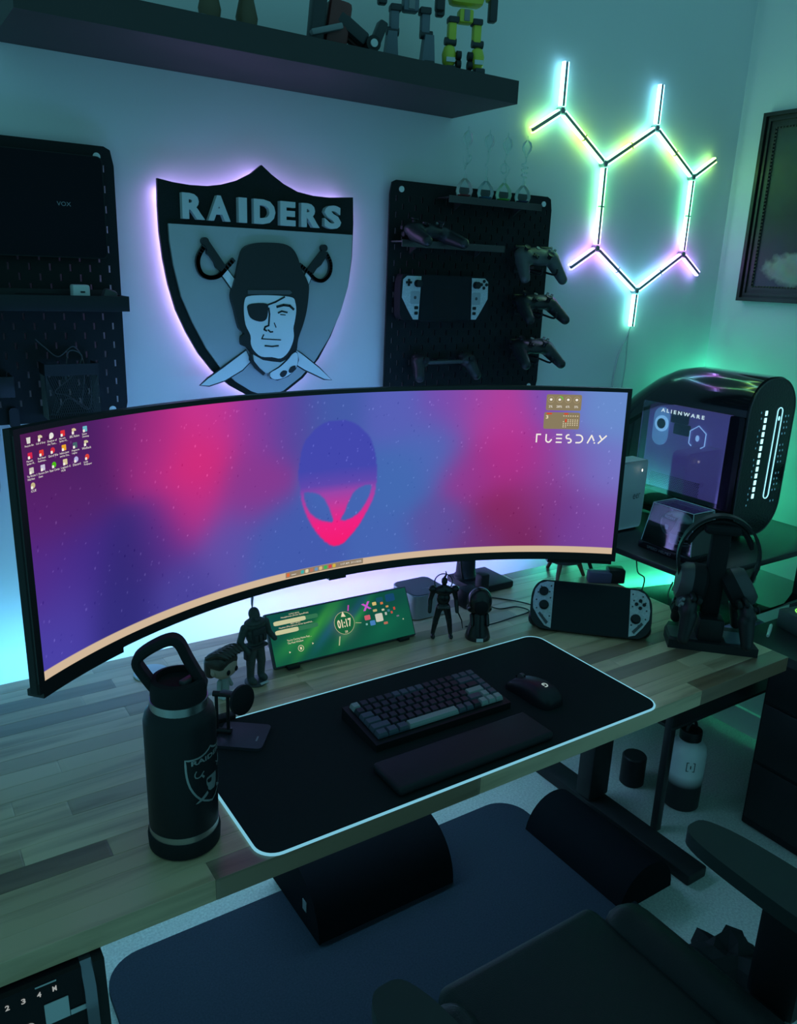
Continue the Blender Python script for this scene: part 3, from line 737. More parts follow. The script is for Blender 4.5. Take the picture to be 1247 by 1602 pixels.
mb.build('clock_time', E_CREAM, SD, smooth=False)
for (p, q, c) in (((0.548, 0.77), (0.558, 0.88), (205, 70, 190)), ((0.585, 0.50), (0.622, 0.475), (200, 195, 150)), ((0.455, 0.30), (0.438, 0.13), (170, 180, 140))):
    mb = MB(); stroke(mb, [p, q], 0.008, lambda a, b, t: (a*DW, -0.0004-t, b*DH), 0.0, 0.0005); mb.build('clock_tick', E('tick%d' % c[0], *c), SD, smooth=False)
rs = random.Random(4)
mb = MB()
stroke(mb, [(0.665, 0.70), (0.705, 0.87)], 0.016, lambda a, b, t: (a*DW, -0.0006-t, b*DH), 0, 0.0003); stroke(mb, [(0.66, 0.84), (0.708, 0.72)], 0.018, lambda a, b, t: (a*DW, -0.0006-t, b*DH), 0, 0.0003)
mb.build('desktop_icon', E('cross', 205, 90, 210), SD, smooth=False)
for k, (u, v, w, h, c) in enumerate([(0.675, 0.55, 0.042, 0.10, (205, 95, 110)), (0.705, 0.42, 0.038, 0.10, (70, 130, 190)), (0.76, 0.50, 0.055, 0.17, (205, 205, 190)), (0.745, 0.80, 0.03, 0.07, (215, 190, 120)), (0.80, 0.78, 0.02, 0.05, (210, 120, 70)), (0.74, 0.66, 0.03, 0.05, (190, 170, 120)), (0.80, 0.64, 0.02, 0.04, (200, 200, 170)), (0.835, 0.69, 0.02, 0.04, (210, 150, 90)), (0.815, 0.55, 0.015, 0.06, (180, 190, 180)), (0.84, 0.60, 0.018, 0.05, (60, 120, 140)), (0.86, 0.55, 0.014, 0.05, (200, 80, 70)), (0.80, 0.36, 0.03, 0.05, (185, 110, 90)), (0.885, 0.62, 0.014, 0.06, (205, 70, 60)), (0.66, 0.42, 0.014, 0.04, (120, 180, 170)), (0.90, 0.45, 0.02, 0.03, (120, 110, 130)), (0.87, 0.86, 0.07, 0.16, (22, 72, 110)), (0.79, 0.86, 0.05, 0.10, (22, 80, 100)), (0.935, 0.36, 0.01, 0.03, (150, 170, 140))]):
    MB().flat(rrect(w, h, min(w, h)*0.25, 2, u, v), sd2).build('desktop_icon', E('mini%d' % k, *c), SD, smooth=False)
def world_child(o, par, at):
    o.parent = par
    o.matrix_parent_inverse = Matrix.LocRotScale(par.location, par.rotation_euler, None).inverted()
    o.location = at
    return o
world_child(MB().rbox((0, 0.02, 0.003), (0.20, 0.07, 0.006), 0.002).build('foot_plate', M_BLACK), SD, (0.39, -0.36, DZ))
world_child(MB().rbox((0, 0.028, 0.045), (0.10, 0.006, 0.075), 0.002, rotx(0.1)).build('prop', M_BLACK), SD, (0.39, -0.35, DZ))
for sx in (-0.15, 0.15): world_child(MB().rbox((sx, -0.025, 0.004), (0.03, 0.03, 0.008), 0.002).build('rest', M_BLACK), SD, (0.39, -0.36, DZ))
# unseen glow strips added on the monitor back to brighten the wall
M_REAR = emit('added_rear_glow', (0.15, 0.42, 1.0), 20.0)
for h0_ in (0.13, 0.29):
    curved_slab(-0.52, 0.52, h0_, h0_+0.012, 0.0505, 0.0535, 40).build('added_rear_light', M_REAR, MON)
# ------------------------------------------------------------------ floating shelf with toys
shelf = tag(MB().box((0, 0, 0), (1.10, 0.26, 0.05)).build('floating_shelf', mat('shelf_foil', (0.035, 0.034, 0.036), 0.55, noise=0.12, nscale=8), smooth=False, loc=(0.8953-0.55, -0.131, 2.0026+0.025)),
            'long dark floating wall shelf carrying toy robots', 'shelf')
SZ = 2.0526
M_YEL = mat('yellow_toy_plastic', (0.55, 0.58, 0.06), 0.35, noise=0.1)
M_TGREY = mat('grey_toy_plastic', (0.13, 0.15, 0.19), 0.4, noise=0.1)
M_RED = mat('dark_red_toy_plastic', (0.13, 0.03, 0.03), 0.4, noise=0.2)
M_TYRE = mat('toy_rubber', (0.015, 0.015, 0.016), 0.6, noise=0.1)
M_DARKT = mat('dark_toy_plastic', (0.03, 0.032, 0.038), 0.4, noise=0.15)
M_BROWN = mat('brown_toy_plastic', (0.10, 0.075, 0.04), 0.5, noise=0.2)

def robot(label, x, y, main, dark, sc=1.0, wheels=False, stance=0.034):
    t = thing('toy_robot', label, 'toy', (x, y, SZ), (0, 0, -0.35), 'toy robots on the shelf')
    for s in (-1, 1):
        b = s*stance*sc
        MB().rbox((b*1.25, -0.006*sc, 0.008*sc), (0.026*sc, 0.046*sc, 0.016*sc), 0.004).build('foot', dark, t)
        sh = MB()
        if wheels: sh.lathe([(0.008*sc, 0), (0.0165*sc, 0.012*sc), (0.018*sc, 0.03*sc), (0.013*sc, 0.046*sc), (0.006*sc, 0.05*sc)], (b*1.2, 0, 0.014*sc), 12)
        else: sh.prism([(-0.015*sc, 0), (0.015*sc, 0), (0.011*sc, 0.055*sc), (-0.009*sc, 0.055*sc)], lambda a, e, q: (b*1.25+a, q, 0.014*sc+e), -0.018*sc, 0.015*sc)
        o = sh.build('shin', main, t)
        if wheels:
            for zz in (0.022, 0.042):
                MB().cyl((b*1.2-s*0.016*sc, -0.01*sc, zz*sc), (b*1.2-s*0.027*sc, -0.01*sc, zz*sc), 0.010*sc, None, 16).build('wheel', M_TYRE, t)
            MB().box((b*1.2, -0.0175*sc, 0.030*sc), (0.022*sc, 0.002, 0.010*sc)).build('stripe', M_LIGHT, t, smooth=False)
        MB().cyl((b*1.15-0.014*sc, 0, 0.072*sc), (b*1.15+0.014*sc, 0, 0.072*sc), 0.009*sc, None, 14).build('knee', dark, t)
        MB().rbox((b*1.05, 0.002, 0.095*sc), (0.02*sc, 0.024*sc, 0.042*sc), 0.004).build('thigh', main, t)
        MB().rbox((b*1.0, 0, 0.118*sc), (0.026*sc, 0.028*sc, 0.014*sc), 0.003).build('hip', dark, t)
        MB().rbox((s*0.062*sc, 0, 0.185*sc), (0.022*sc, 0.026*sc, 0.04*sc), 0.005).build('upper_arm', main, t)
        MB().rbox((s*0.066*sc, -0.008*sc, 0.145*sc), (0.02*sc, 0.024*sc, 0.05*sc), 0.004).build('forearm', dark, t)
    MB().rbox((0, 0, 0.128*sc), (0.036*sc, 0.03*sc, 0.03*sc), 0.005).build('pelvis', main, t)
    MB().rbox((0, -0.016*sc, 0.128*sc), (0.014*sc, 0.004*sc, 0.024*sc), 0.001).build('belt_plate', M_GREY, t)
    MB().rbox((0, 0, 0.185*sc), (0.085*sc, 0.045*sc, 0.07*sc), 0.012).build('torso', main, t)
    MB().rbox((0, -0.002, 0.236*sc), (0.028*sc, 0.03*sc, 0.032*sc), 0.008).build('head', dark, t)
    return t
robot('grey toy robot with slab legs standing left of the yellow one', 0.636, -0.175, M_TGREY, M_DARKT, 1.0, False, 0.034)
robot('yellow and black toy robot with wheels at its shins', 0.768, -0.205, M_YEL, M_DARKT, 0.95, True, 0.03)
# reclining dark red toy
t = thing('toy_vehicle_robot', 'dark red toy robot slumped on the shelf edge with a round lamp', 'toy', (0.44, -0.19, SZ), (0, 0, -0.2))
MB().rbox((0.0, 0, 0.05), (0.05, 0.05, 0.09), 0.01, roty(0.15)).build('torso', M_RED, t)
MB().rbox((-0.045, -0.01, 0.06), (0.03, 0.04, 0.1), 0.006, roty(0.1)).build('chest_plate', M_DARKT, t)
for i, (x, z) in enumerate(((0.03, 0.045), (0.05, 0.03))):
    MB().rbox((x, -0.015+0.03*i, z), (0.075, 0.022, 0.028), 0.006, roty(0.55)).build('leg', M_RED if i else M_DARKT, t)
MB().rbox((0.095, 0.0, 0.045), (0.02, 0.03, 0.055), 0.005, roty(0.4)).build('foot', M_DARKT, t)
MB().cyl((0.075, -0.03, 0.02), (0.075, 0.0, 0.02), 0.016, None, 18).build('wheel', M_TYRE, t)
MB().cyl((0.075, -0.034, 0.02), (0.075, -0.03, 0.02), 0.008, None, 18).build('hub', M_LIGHT, t)
MB().rbox((-0.03, -0.03, 0.032), (0.07, 0.02, 0.012), 0.003, roty(-0.3)).build('forearm', M_GREY, t)
MB().rbox((-0.01, 0, 0.115), (0.03, 0.03, 0.035), 0.008).build('head', M_DARKT, t)
t = thing('toy_creature', 'brown and olive toy figure on a pale base, far left of the shelf toys', 'toy', (0.20, -0.20, SZ), (0, 0, 0.1))
for x in (-0.045, 0.035):
    MB().lathe([(0.019, 0), (0.022, 0.02), (0.015, 0.05), (0.012, 0.09)], (x, 0, 0.006), 14).build('leg', M_BROWN, t)
MB().rbox((0, 0, 0.13), (0.11, 0.05, 0.09), 0.02).build('body', M_BROWN, t)
MB().rbox((0.02, 0, 0.003), (0.20, 0.07, 0.006), 0.002).build('base', M_GREY, t)
MB().rbox((0.0, -0.005, 0.19), (0.04, 0.04, 0.04), 0.012).build('head', M_DARKT, t)

# ------------------------------------------------------------------ shield sign, lit from behind
SG = thing('shield_sign', 'backlit black and silver shield sign with a helmeted pirate head', 'wall sign', (0.33, 0, 1.55))
M_GLIT = mat('black_glitter', (0.015, 0.022, 0.02), 0.3, 0.5, noise=0.9, nscale=900, bump=0.8, bscale=1400)
M_SILV = mat('silver_paint', (0.44, 0.45, 0.46), 0.45, 0.2, noise=0.04)
M_SGREY = mat('sign_grey', (0.62, 0.64, 0.65), 0.5, noise=0.03)
M_SWHITE = mat('sign_white', (0.82, 0.83, 0.84), 0.5, noise=0.02)
M_SBLACK = mat('sign_black', (0.016, 0.017, 0.02), 0.35, noise=0.1)
fz = lambda a, b, t: (a, t, b)
def smooth2(p, k=4): return [(q.x, q.y) for q in smooth_path([(a, b, 0) for a, b in p], k, True)]
MB().prism(SH['outer'], fz, -0.036, -0.045).build('backplate', M_GLIT, SG, smooth=False)
MB().prism(SH['inner'], fz, -0.046, -0.053).build('field', M_SILV, SG, smooth=False)
def layer(key, t0, t1, m, name, sm=0):
    p = SH[key] if not sm else smooth2(SH[key], sm)
    return MB().prism(p, fz, t0, t1).build(name, m, SG, smooth=False)
def grow(p, d):
    cx = sum(a for a, b in p)/len(p); cy = sum(b for a, b in p)/len(p); n = len(p); out = []
    ar = sum(p[i][0]*p[(i+1) % n][1]-p[(i+1) % n][0]*p[i][1] for i in range(n)); sg = 1 if ar > 0 else -1
    for i in range(n):
        a, b, c = Vector(p[i-1]), Vector(p[i]), Vector(p[(i+1) % n])
        n1 = Vector(((b-a).y, -(b-a).x)).normalized(); n2 = Vector(((c-b).y, -(c-b).x)).normalized()
        nn = (n1+n2); nn = nn.normalized() if nn.length > 1e-6 else n1
        out.append(tuple(b+nn*d*sg))
    return out
for k in ('bladeUL', 'bladeUR', 'bladeLR', 'bladeLL'):
    o = MB().prism(grow(SH[k], 0.003), fz, -0.053, -0.057).build('sword_outline', M_SBLACK, SG, smooth=False)
    MB().prism(SH[k], fz, -0.057, -0.058).build('sword_blade', M_SWHITE, SG, smooth=False)
for s in ('L', 'R'):
    hl = MB().prism(SH['grip'+s], fz, -0.053, -0.064).build('sword_grip', M_SBLACK, SG, smooth=False)
    mb = MB(); gp, gw = SS['guard'+s]
    stroke(mb, [(q.x, q.y) for q in smooth_path([(a, b, 0) for a, b in gp], 4)], gw, fz, -0.053, -0.062)
    mb.build('sword_guard', M_SBLACK, SG, smooth=False)
gl = SH['gripL'][0]; gr = SH['gripR'][0]
MB().cyl((gl[0]+0.003, -0.053, gl[1]+0.006), (gl[0]+0.003, -0.065, gl[1]+0.006), 0.0085).build('pommel', M_SBLACK, SG)
MB().cyl((gr[0]+0.006, -0.053, gr[1]+0.006), (gr[0]+0.006, -0.065, gr[1]+0.006), 0.0085).build('pommel', M_SBLACK, SG)
layer('helmet', -0.053, -0.066, M_SBLACK, 'helmet', 3)
layer('band', -0.066, -0.068, mat('sign_dark_grey', (0.08, 0.085, 0.09), 0.4, noise=0.05), 'helmet_band')
layer('face', -0.066, -0.0675, M_SWHITE, 'face', 3)
layer('patch', -0.0675, -0.069, M_SBLACK, 'eye_patch', 3)
layer('neck', -0.066, -0.0668, M_SGREY, 'neck'); layer('collar', -0.066, -0.068, M_SBLACK, 'collar')
MB().prism(grow(SH['scarf'], 0.0028), fz, -0.066, -0.068).build('scarf_outline', M_SBLACK, SG, smooth=False)
layer('scarf', -0.068, -0.069, M_SWHITE, 'scarf', 3)
layer('spot1', -0.069, -0.07, M_SBLACK, 'scarf_spot', 2); layer('spot2', -0.069, -0.07, M_SBLACK, 'scarf_spot', 2)
for k in ('strap', 'brow', 'eye', 'eye2', 'nose', 'nose2', 'cheek', 'mouth', 'lip'):
    mb = MB(); pts, w = SS[k]; stroke(mb, pts, w, fz, -0.0675, -0.0687); mb.build('face_line', M_SBLACK, SG, smooth=False)
for ch, x0, x1 in zip('RAIDERS', (-0.193, -0.1345, -0.0625, -0.0255, 0.0405, 0.095, 0.157), (-0.142, -0.0825, -0.0425, 0.028, 0.080, 0.144, 0.203)):
    mb = MB(); put_text_solid(mb, ch, x0, 0.153, x1, 0.2065, fz, -0.045, -0.060, 0.05)
    mb.build('letter', M_SGREY, SG, smooth=False)
ring = [Vector((a, -0.016, b)) for a, b in grow(SH['outer'], -0.020)]
mb = MB().tube(ring, 0.0035, 6, True); mb.build('backlight', emit('sign_backlight', (0.52, 0.36, 1.0), K_SHIELD), SG)
for (a, b) in ((-0.2, 0.15), (0.2, 0.15), (0, -0.18)):
    MB().cyl((a, 0, b), (a, -0.036, b), 0.008).build('standoff', M_BLACK, SG)

# ------------------------------------------------------------------ pegboards
M_PEG = mat('black_pegboard', (0.010, 0.012, 0.014), 0.6, spec=0.25, noise=0.1, nscale=20, bump=0.1, bscale=500)
def pegboard(label, xr, zr):
    """xr, zr: right-most and top-most slot of the main grid"""
    root = thing('pegboard', label, 'pegboard', (xr-0.26, -0.030, zr-0.24), group='pegboards on the back wall')
    cols = [(k*0.02-0.26, k % 2) for k in range(27)]
    xb = [-0.281]
    for x, _ in cols: xb += [x-0.0024, x+0.0024]
    xb.append(0.281)
    rows = [j*0.02-0.24 for j in range(25)]
    zb = [-0.283]
    for z in rows: zb += [z-0.0072, z+0.0072]
    zb.append(0.283)
    # the rows are 20 mm apart and the slots of one column 40 mm apart
    nx, nz = len(xb), len(zb)
    holes = set()
    for i, (x, par) in enumerate(cols):
        for j in range(25):
            if (j % 2 == 0) == (par == 0): holes.add((2*i+1, 2*j+1))
    if True:
        xs, zs = list(xb), list(zb)
    vs = []; 
    def corner(i, j):
        x, z = xs[i], zs[j]
        if i in (0, nx-1) and j in (0, nz-1):
            x -= math.copysign(0.006, x); z -= math.copysign(0.006, z)
        return x, z
    for t in (0.0, 0.005):
        for i in range(nx):
            for j in range(nz):
                x, z = corner(i, j); vs.append((x, t, z))
    N = nx*nz; I = lambda i, j, b=0: b*N+i*nz+j
    fs = []
    for i in range(nx-1):
        for j in range(nz-1):
            if (i, j) in holes:
                for (a, b) in (((i, j), (i+1, j)), ((i+1, j), (i+1, j+1)), ((i+1, j+1), (i, j+1)), ((i, j+1), (i, j))):
                    fs.append((I(*a), I(*b), I(*b, 1), I(*a, 1)))
            else:
                fs.append((I(i, j), I(i+1, j), I(i+1, j+1), I(i, j+1))); fs.append((I(i, j, 1), I(i, j+1, 1), I(i+1, j+1, 1), I(i+1, j, 1)))
    for i in range(nx-1):
        fs.append((I(i, 0), I(i, 0, 1), I(i+1, 0, 1), I(i+1, 0))); fs.append((I(i, nz-1), I(i+1, nz-1), I(i+1, nz-1, 1), I(i, nz-1, 1)))
    for j in range(nz-1):
        fs.append((I(0, j), I(0, j+1), I(0, j+1, 1), I(0, j, 1))); fs.append((I(nx-1, j), I(nx-1, j, 1), I(nx-1, j+1, 1), I(nx-1, j+1)))
    MB().add(vs, fs).build('panel', M_PEG, root, smooth=False)
    for sx in (-1, 1):
        for sz in (-1, 1):
            MB().cyl((sx*0.247, 0.001, sz*0.262), (sx*0.247, -0.003, sz*0.262), 0.0075, None, 20).build('screw_cap', M_WHITE, root)
            MB().cyl((sx*0.247, 0.005, sz*0.262), (sx*0.247, 0.030, sz*0.262), 0.009, None, 12).build('spacer', M_BLACK, root)
    return root
PR = pegboard('black pegboard with controllers, handheld console and small shelves', 1.2317, 1.791)
PL = pegboard('black pegboard at the left with a laptop, a tray and a mesh basket', -0.0175, 1.791)

# left board: laptop, tray, basket, bin
lp = thing('laptop', 'closed glossy black laptop hung on the left pegboard', 'laptop', (-0.205, -0.038, 1.711))
MB().prism(rrect(0.36, 0.2, 0.012, 5), lambda a, b, t: (a, t, b), 0.0, -0.016).build('lid', M_BLACK_G, lp)
MB().prism(rrect(0.355, 0.196, 0.011, 5), lambda a, b, t: (a, t, b), -0.016, -0.0175).build('glass', mat('dark_mirror', (0.005, 0.005, 0.009), 0.12, noise=0.05, spec=0.12), lp)
mb = MB(); put_text(mb, 'VOX', 0.085, 0.0, 0.112, 0.008, lambda a, b: (a, -0.018, b)); mb.build('wordmark', M_GREY, lp, smooth=False)
tr = thing('pegboard_tray', 'long narrow black tray clipped across the left pegboard', 'tray', (-0.26, -0.033, 1.508))
MB().box((0, -0.045, 0.0015), (0.505, 0.085, 0.003)).build('floor_plate', M_BLACK, tr, smooth=False)
MB().rbox((0, -0.0875, 0.015), (0.51, 0.004, 0.031), 0.001).build('front_lip', M_BLACK, tr)
for sx in (-1, 1): MB().rbox((sx*0.252, -0.046, 0.015), (0.004, 0.082, 0.031), 0.001).build('end_lip', M_BLACK, tr)
MB().rbox((0, -0.004, 0.02), (0.5, 0.003, 0.04), 0.001).build('back_lip', M_BLACK, tr)
ch = thing('charger_block', 'pale square charger block standing in the left tray', 'charger', (-0.094, -0.085, 1.511))
MB().rbox((0, 0, 0.024), (0.034, 0.03, 0.048), 0.004).build('body', M_LIGHT, ch)
MB().box((0.002, -0.0155, 0.034), (0.009, 0.001, 0.003)).build('port', M_BLACK, ch, smooth=False)
tag(MB().rbox((0, 0, 0.016), (0.03, 0.024, 0.036), 0.008, roty(0.3)).build('ear_tip_case', M_DGREY, loc=(-0.036, -0.08, 1.517)), 'small dark grey case at the right end of the tray', 'case')
tag(MB().rbox((0, 0, 0.012), (0.10, 0.03, 0.03), 0.012).build('cable_pouch', M_BLACK_M, loc=(-0.175, -0.08, 1.513)), 'soft black pouch lying in the left tray', 'pouch')
bk = thing('mesh_basket', 'black wire mesh basket with tangled cables on the left pegboard', 'basket', (-0.125, -0.036, 1.283))
MB().box((0, -0.064, 0.105), (0.107, 0.002, 0.024)).build('rim', M_BLACK, bk, smooth=False)
for sx in (-1, 1): MB().box((sx*0.0525, -0.033, 0.105), (0.002, 0.062, 0.024)).build('rim', M_BLACK, bk, smooth=False)
MB().box((0, -0.033, 0.001), (0.10, 0.06, 0.002)).build('bottom', M_BLACK, bk, smooth=False)
mb = MB()
for i in range(25):
    x = -0.052+0.104*i/24
    for sg in (-1, 1):
        x2 = max(-0.052, min(0.052, x+sg*0.035))
        mb.tube([(x, -0.064, 0.0), (x2, -0.064, 0.095)], 0.00045, 3)
for sx in (-1, 1):
    for i in range(14):
        y = -0.064+0.06*i/13; mb.tube([(sx*0.052, y, 0.0), (sx*0.052, min(-0.004, y+0.02), 0.095)], 0.00045, 3)
me_ = mb.build('mesh', M_DGREY, bk); me_['kind'] = 'stuff'
for k, pts in enumerate(([(0.02, -0.04, 0.03), (0.03, -0.04, 0.11), (0.012, -0.04, 0.15), (-0.02, -0.04, 0.13), (-0.045, -0.035, 0.15), (-0.06, -0.03, 0.165)],
                         [(0.03, -0.05, 0.02), (-0.01, -0.058, 0.05), (-0.035, -0.058, 0.06), (0.0, -0.055, 0.09), (0.025, -0.05, 0.13), (0.0, -0.045, 0.14), (-0.01, -0.045, 0.08)],
                         [(-0.035, -0.058, 0.015), (-0.01, -0.058, 0.045), (0.03, -0.058, 0.02), (0.04, -0.05, 0.08)])):
    tag(MB().tube(smooth_path(pts), 0.0012, 6).build('coiled_cable', M_DGREY, loc=(-0.125, -0.036, 1.283)), ['thin grey cable sticking up left out of the mesh basket', 'looped grey cable arching over the mesh basket rim', 'grey cable lying low inside the mesh basket'][k], 'cable', 'cables in the mesh basket')
bn = thing('pegboard_bin', 'small black open bin at the left edge of the left pegboard', 'bin', (-0.295, -0.034, 1.336))
MB().box((0, -0.034, 0.001), (0.11, 0.066, 0.002)).build('bottom', M_BLACK, bn, smooth=False)
MB().rbox((0, -0.067, 0.021), (0.115, 0.003, 0.042), 0.001).build('front', M_BLACK, bn)
for sx in (-1, 1): MB().rbox((sx*0.056, -0.034, 0.021), (0.003, 0.064, 0.042), 0.001).build('side', M_BLACK, bn)
tag(MB().tube([(0, 0, 0.003), (0.012, 0.0, 0.085)], 0.0022, 8).build('stylus', M_DGREY, loc=(-0.268, -0.06, 1.338)), 'thin dark stylus standing in the small black bin', 'pen')
hk = tag(MB().prism(rrect(0.02, 0.045, 0.0095, 6), lambda a, b, t: (a, t, b), -0.001, -0.012).build('peg_clip', M_BLACK, loc=(-0.235, -0.031, 1.283)), 'rounded black clip at the bottom of the left pegboard', 'clip')
# pale fleece hanging below the left board
vs, fs = [], []
rf = random.Random(2)
for i in range(15):
    for j in range(13):
        x = -0.44+0.17*i/14; z = 1.245-0.21*j/12*(0.75+0.25*math.sin(i*0.42))-0.01*math.sin(i*1.7)
        vs.append((x-(0.03*math.sin(j/12*PI*0.5) if i == 14 else 0), -0.03-0.02*abs(math.sin(i*0.55))-0.012*math.sin(j*0.5), z))
for i in range(14):
    for j in range(12): fs.append((i*13+j, (i+1)*13+j, (i+1)*13+j+1, i*13+j+1))
fl = MB().add(vs, fs).build('fleece_cloth', mat('fleece', (0.55, 0.55, 0.58), 0.95, noise=0.2, nscale=140, bump=1.0, bscale=260))
fl.modifiers.new('thick', 'SOLIDIFY').thickness = 0.008
tag(fl, 'pale fleece cloth hanging on the wall behind the monitor left end', 'cloth')

# ------------------------------------------------------------------ controllers
def controller(label, loc, rot, m=None, group='game controllers', light=False):
    root = thing('game_controller', label, 'controller', loc, rot, group)
    m = m or M_DGREY
    mb = MB()
    mb.ell((0, 0.012, 0.004), (0.052, 0.032, 0.018), 20, 12)
    for s in (-1, 1):
        mb.ell((s*0.042, 0.012, 0.002), (0.034, 0.031, 0.02), 18, 12)
        mb.cap((s*0.055, 0.0, -0.004), (s*0.066, -0.058, -0.014), 0.021, 0.0145)
    blob(mb, 'shell', m, root, 0.0035, 4)
    for s in (-1, 1):
        MB().rbox((s*0.045, 0.044, 0.004), (0.042, 0.012, 0.012), 0.004).build('bumper', M_BLACK, root)
        MB().rbox((s*0.045, 0.042, -0.012), (0.03, 0.016, 0.014), 0.005).build('trigger', M_BLACK, root)
    for (x, y) in ((-0.045, 0.02), (0.024, -0.006)):
        st = MB().lathe([(0.006, 0.016), (0.006, 0.026), (0.0095, 0.028), (0.0095, 0.031), (0.006, 0.030)], (x, y, 0), 18).build('thumbstick', M_BLACK, root)
    mb = MB(); mb.rbox((-0.024, -0.006, 0.0215), (0.020, 0.0065, 0.005), 0.001); mb.rbox((-0.024, -0.006, 0.0215), (0.0065, 0.020, 0.005), 0.001); mb.build('direction_pad', M_BLACK, root)
    for dx, dy in ((0.009, 0), (-0.009, 0), (0, 0.009), (0, -0.009)):
        MB().lathe([(0.0042, 0.019), (0.0042, 0.0245), (0.003, 0.0255)], (0.046+dx, 0.02+dy, 0), 12).build('button', M_BLACK if not light else M_GREY, root)
    MB().lathe([(0.006, 0.018), (0.006, 0.0225)], (0, 0.027, 0), 14).build('guide_button', M_GREY, root)
    return root
CTL = controller('grey game controller on the top hook of the right pegboard', (1.158, -0.095, 1.655), (0.75, 0, -0.1), mat('grey_controller', (0.07, 0.075, 0.08), 0.42, noise=0.08), 'controllers on the right pegboard hooks', True)
def dup_ctl(label, loc, rot, m, group=None):
    r = dup(CTL, loc, rot, label, group)
    sh = [c for c in r.children if c.name.startswith('shell')][0]
    sh.data = sh.data.copy(); sh.data.materials[0] = m
    return r
M_CTLK = mat('black_controller', (0.016, 0.017, 0.02), 0.38, noise=0.08)
dup_ctl('black game controller on the middle hook of the right pegboard', (1.172, -0.095, 1.532), (0.45, 0, -0.05), M_CTLK)
dup_ctl('black game controller on the lowest hook at the right pegboard edge', (1.172, -0.095, 1.405), (0.45, 0, -0.05), M_CTLK)
MG = thing('phone_gamepad', 'dark stretch gamepad with two grips and a bar, low on the right pegboard', 'controller', (0.865, -0.036, 1.372))
for sg in (-1, 1):
    b_ = MB(); b_.ell((sg*0.082, -0.028, 0.004), (0.026, 0.022, 0.020)); b_.cap((sg*0.088, -0.03, 0.0), (sg*0.098, -0.052, -0.034), 0.019, 0.015); b_.ell((sg*0.080, -0.02, 0.016), (0.024, 0.016, 0.012))
    blob(b_, 'grip', M_CTLK, MG, 0.003, 3)
    MB().lathe([(0.006, 0), (0.006, 0.008), (0.0085, 0.010), (0.006, 0.011)], (sg*0.078, -0.045, 0.012), 16, rotx(PI/2)).build('thumbstick', M_BLACK, MG)
MB().rbox((0, -0.03, 0.002), (0.125, 0.014, 0.010), 0.003).build('bar', M_DGREY, MG)
MB().rbox((0, -0.012, 0.002), (0.04, 0.024, 0.016), 0.003).build('wall_bracket', M_BLACK, MG)
dup_ctl('dark game controller lying on the small left shelf', (0.775, -0.100, 1.708), (0.15, 0.0, 0.15), M_CTLK, 'loose game controllers')
for x, z in ((1.16, 1.64), (1.172, 1.52), (1.172, 1.393)):
    o = MB(); 
    for s in (-1, 1): o.tube(smooth_path([(s*0.028, -0.001, 0.0), (s*0.028, -0.05, -0.004), (s*0.028, -0.105, -0.012), (s*0.028, -0.113, 0.004)], 4), 0.003, 8)
    o.rbox((0, -0.003, 0), (0.075, 0.005, 0.02), 0.002)
    h = o.build('hook', M_BLACK, PR); h.location = (x-PR.location.x, 0, z-0.01-PR.location.z)

# small acrylic shelves
M_ACR = mat('black_acrylic', (0.045, 0.042, 0.042), 0.25, noise=0.1)
def small_shelf(label, x0, x1, z):
    t = thing('pegboard_shelf', label, 'shelf', ((x0+x1)/2, -0.033, z), group='small shelves on the right pegboard')
    w = x1-x0
    MB().rbox((0, -0.028, -0.002), (w, 0.052, 0.004), 0.001).build('board', M_ACR, t)
    MB().rbox((0, -0.0550, -0.006), (w, 0.003, 0.018), 0.001).build('lip', M_ACR, t)
    for s in (-1, 1): MB().prism([(-0.003, -0.004), (-0.05, -0.004), (-0.003, -0.030)], lambda a, b, q: (s*(w*0.32)+q, a, b), -0.002, 0.002).build('bracket', M_ACR, t, smooth=False)
    return t
small_shelf('small dark shelf at the top right holding the four glass flasks', 0.835, 1.16, 1.802)
small_shelf('small dark shelf at the left holding a game controller', 0.694, 1.035, 1.686)

# glass flasks
def flask_glass():
    m = bpy.data.materials.new('blown_glass'); m.use_nodes = True; nt = m.node_tree; nt.nodes.clear(); L = nt.links.new
    t = nt.nodes.new('ShaderNodeBsdfTransparent'); t.inputs[0].default_value = (0.93, 0.98, 0.97, 1)
    d = nt.nodes.new('ShaderNodeBsdfPrincipled'); d.inputs['Base Color'].default_value = (0.85, 0.92, 0.9, 1); d.inputs['Roughness'].default_value = 0.15  # pale colour at grazing angles paints the bright outlines of the glass
    fr = nt.nodes.new('ShaderNodeFresnel'); fr.inputs[0].default_value = 1.6
    mx = nt.nodes.new('ShaderNodeMixShader'); o = nt.nodes.new('ShaderNodeOutputMaterial')
    L(fr.outputs[0], mx.inputs[0]); L(t.outputs[0], mx.inputs[1]); L(d.outputs[0], mx.inputs[2]); L(mx.outputs[0], o.inputs[0])
    return m
M_GLASS = flask_glass()
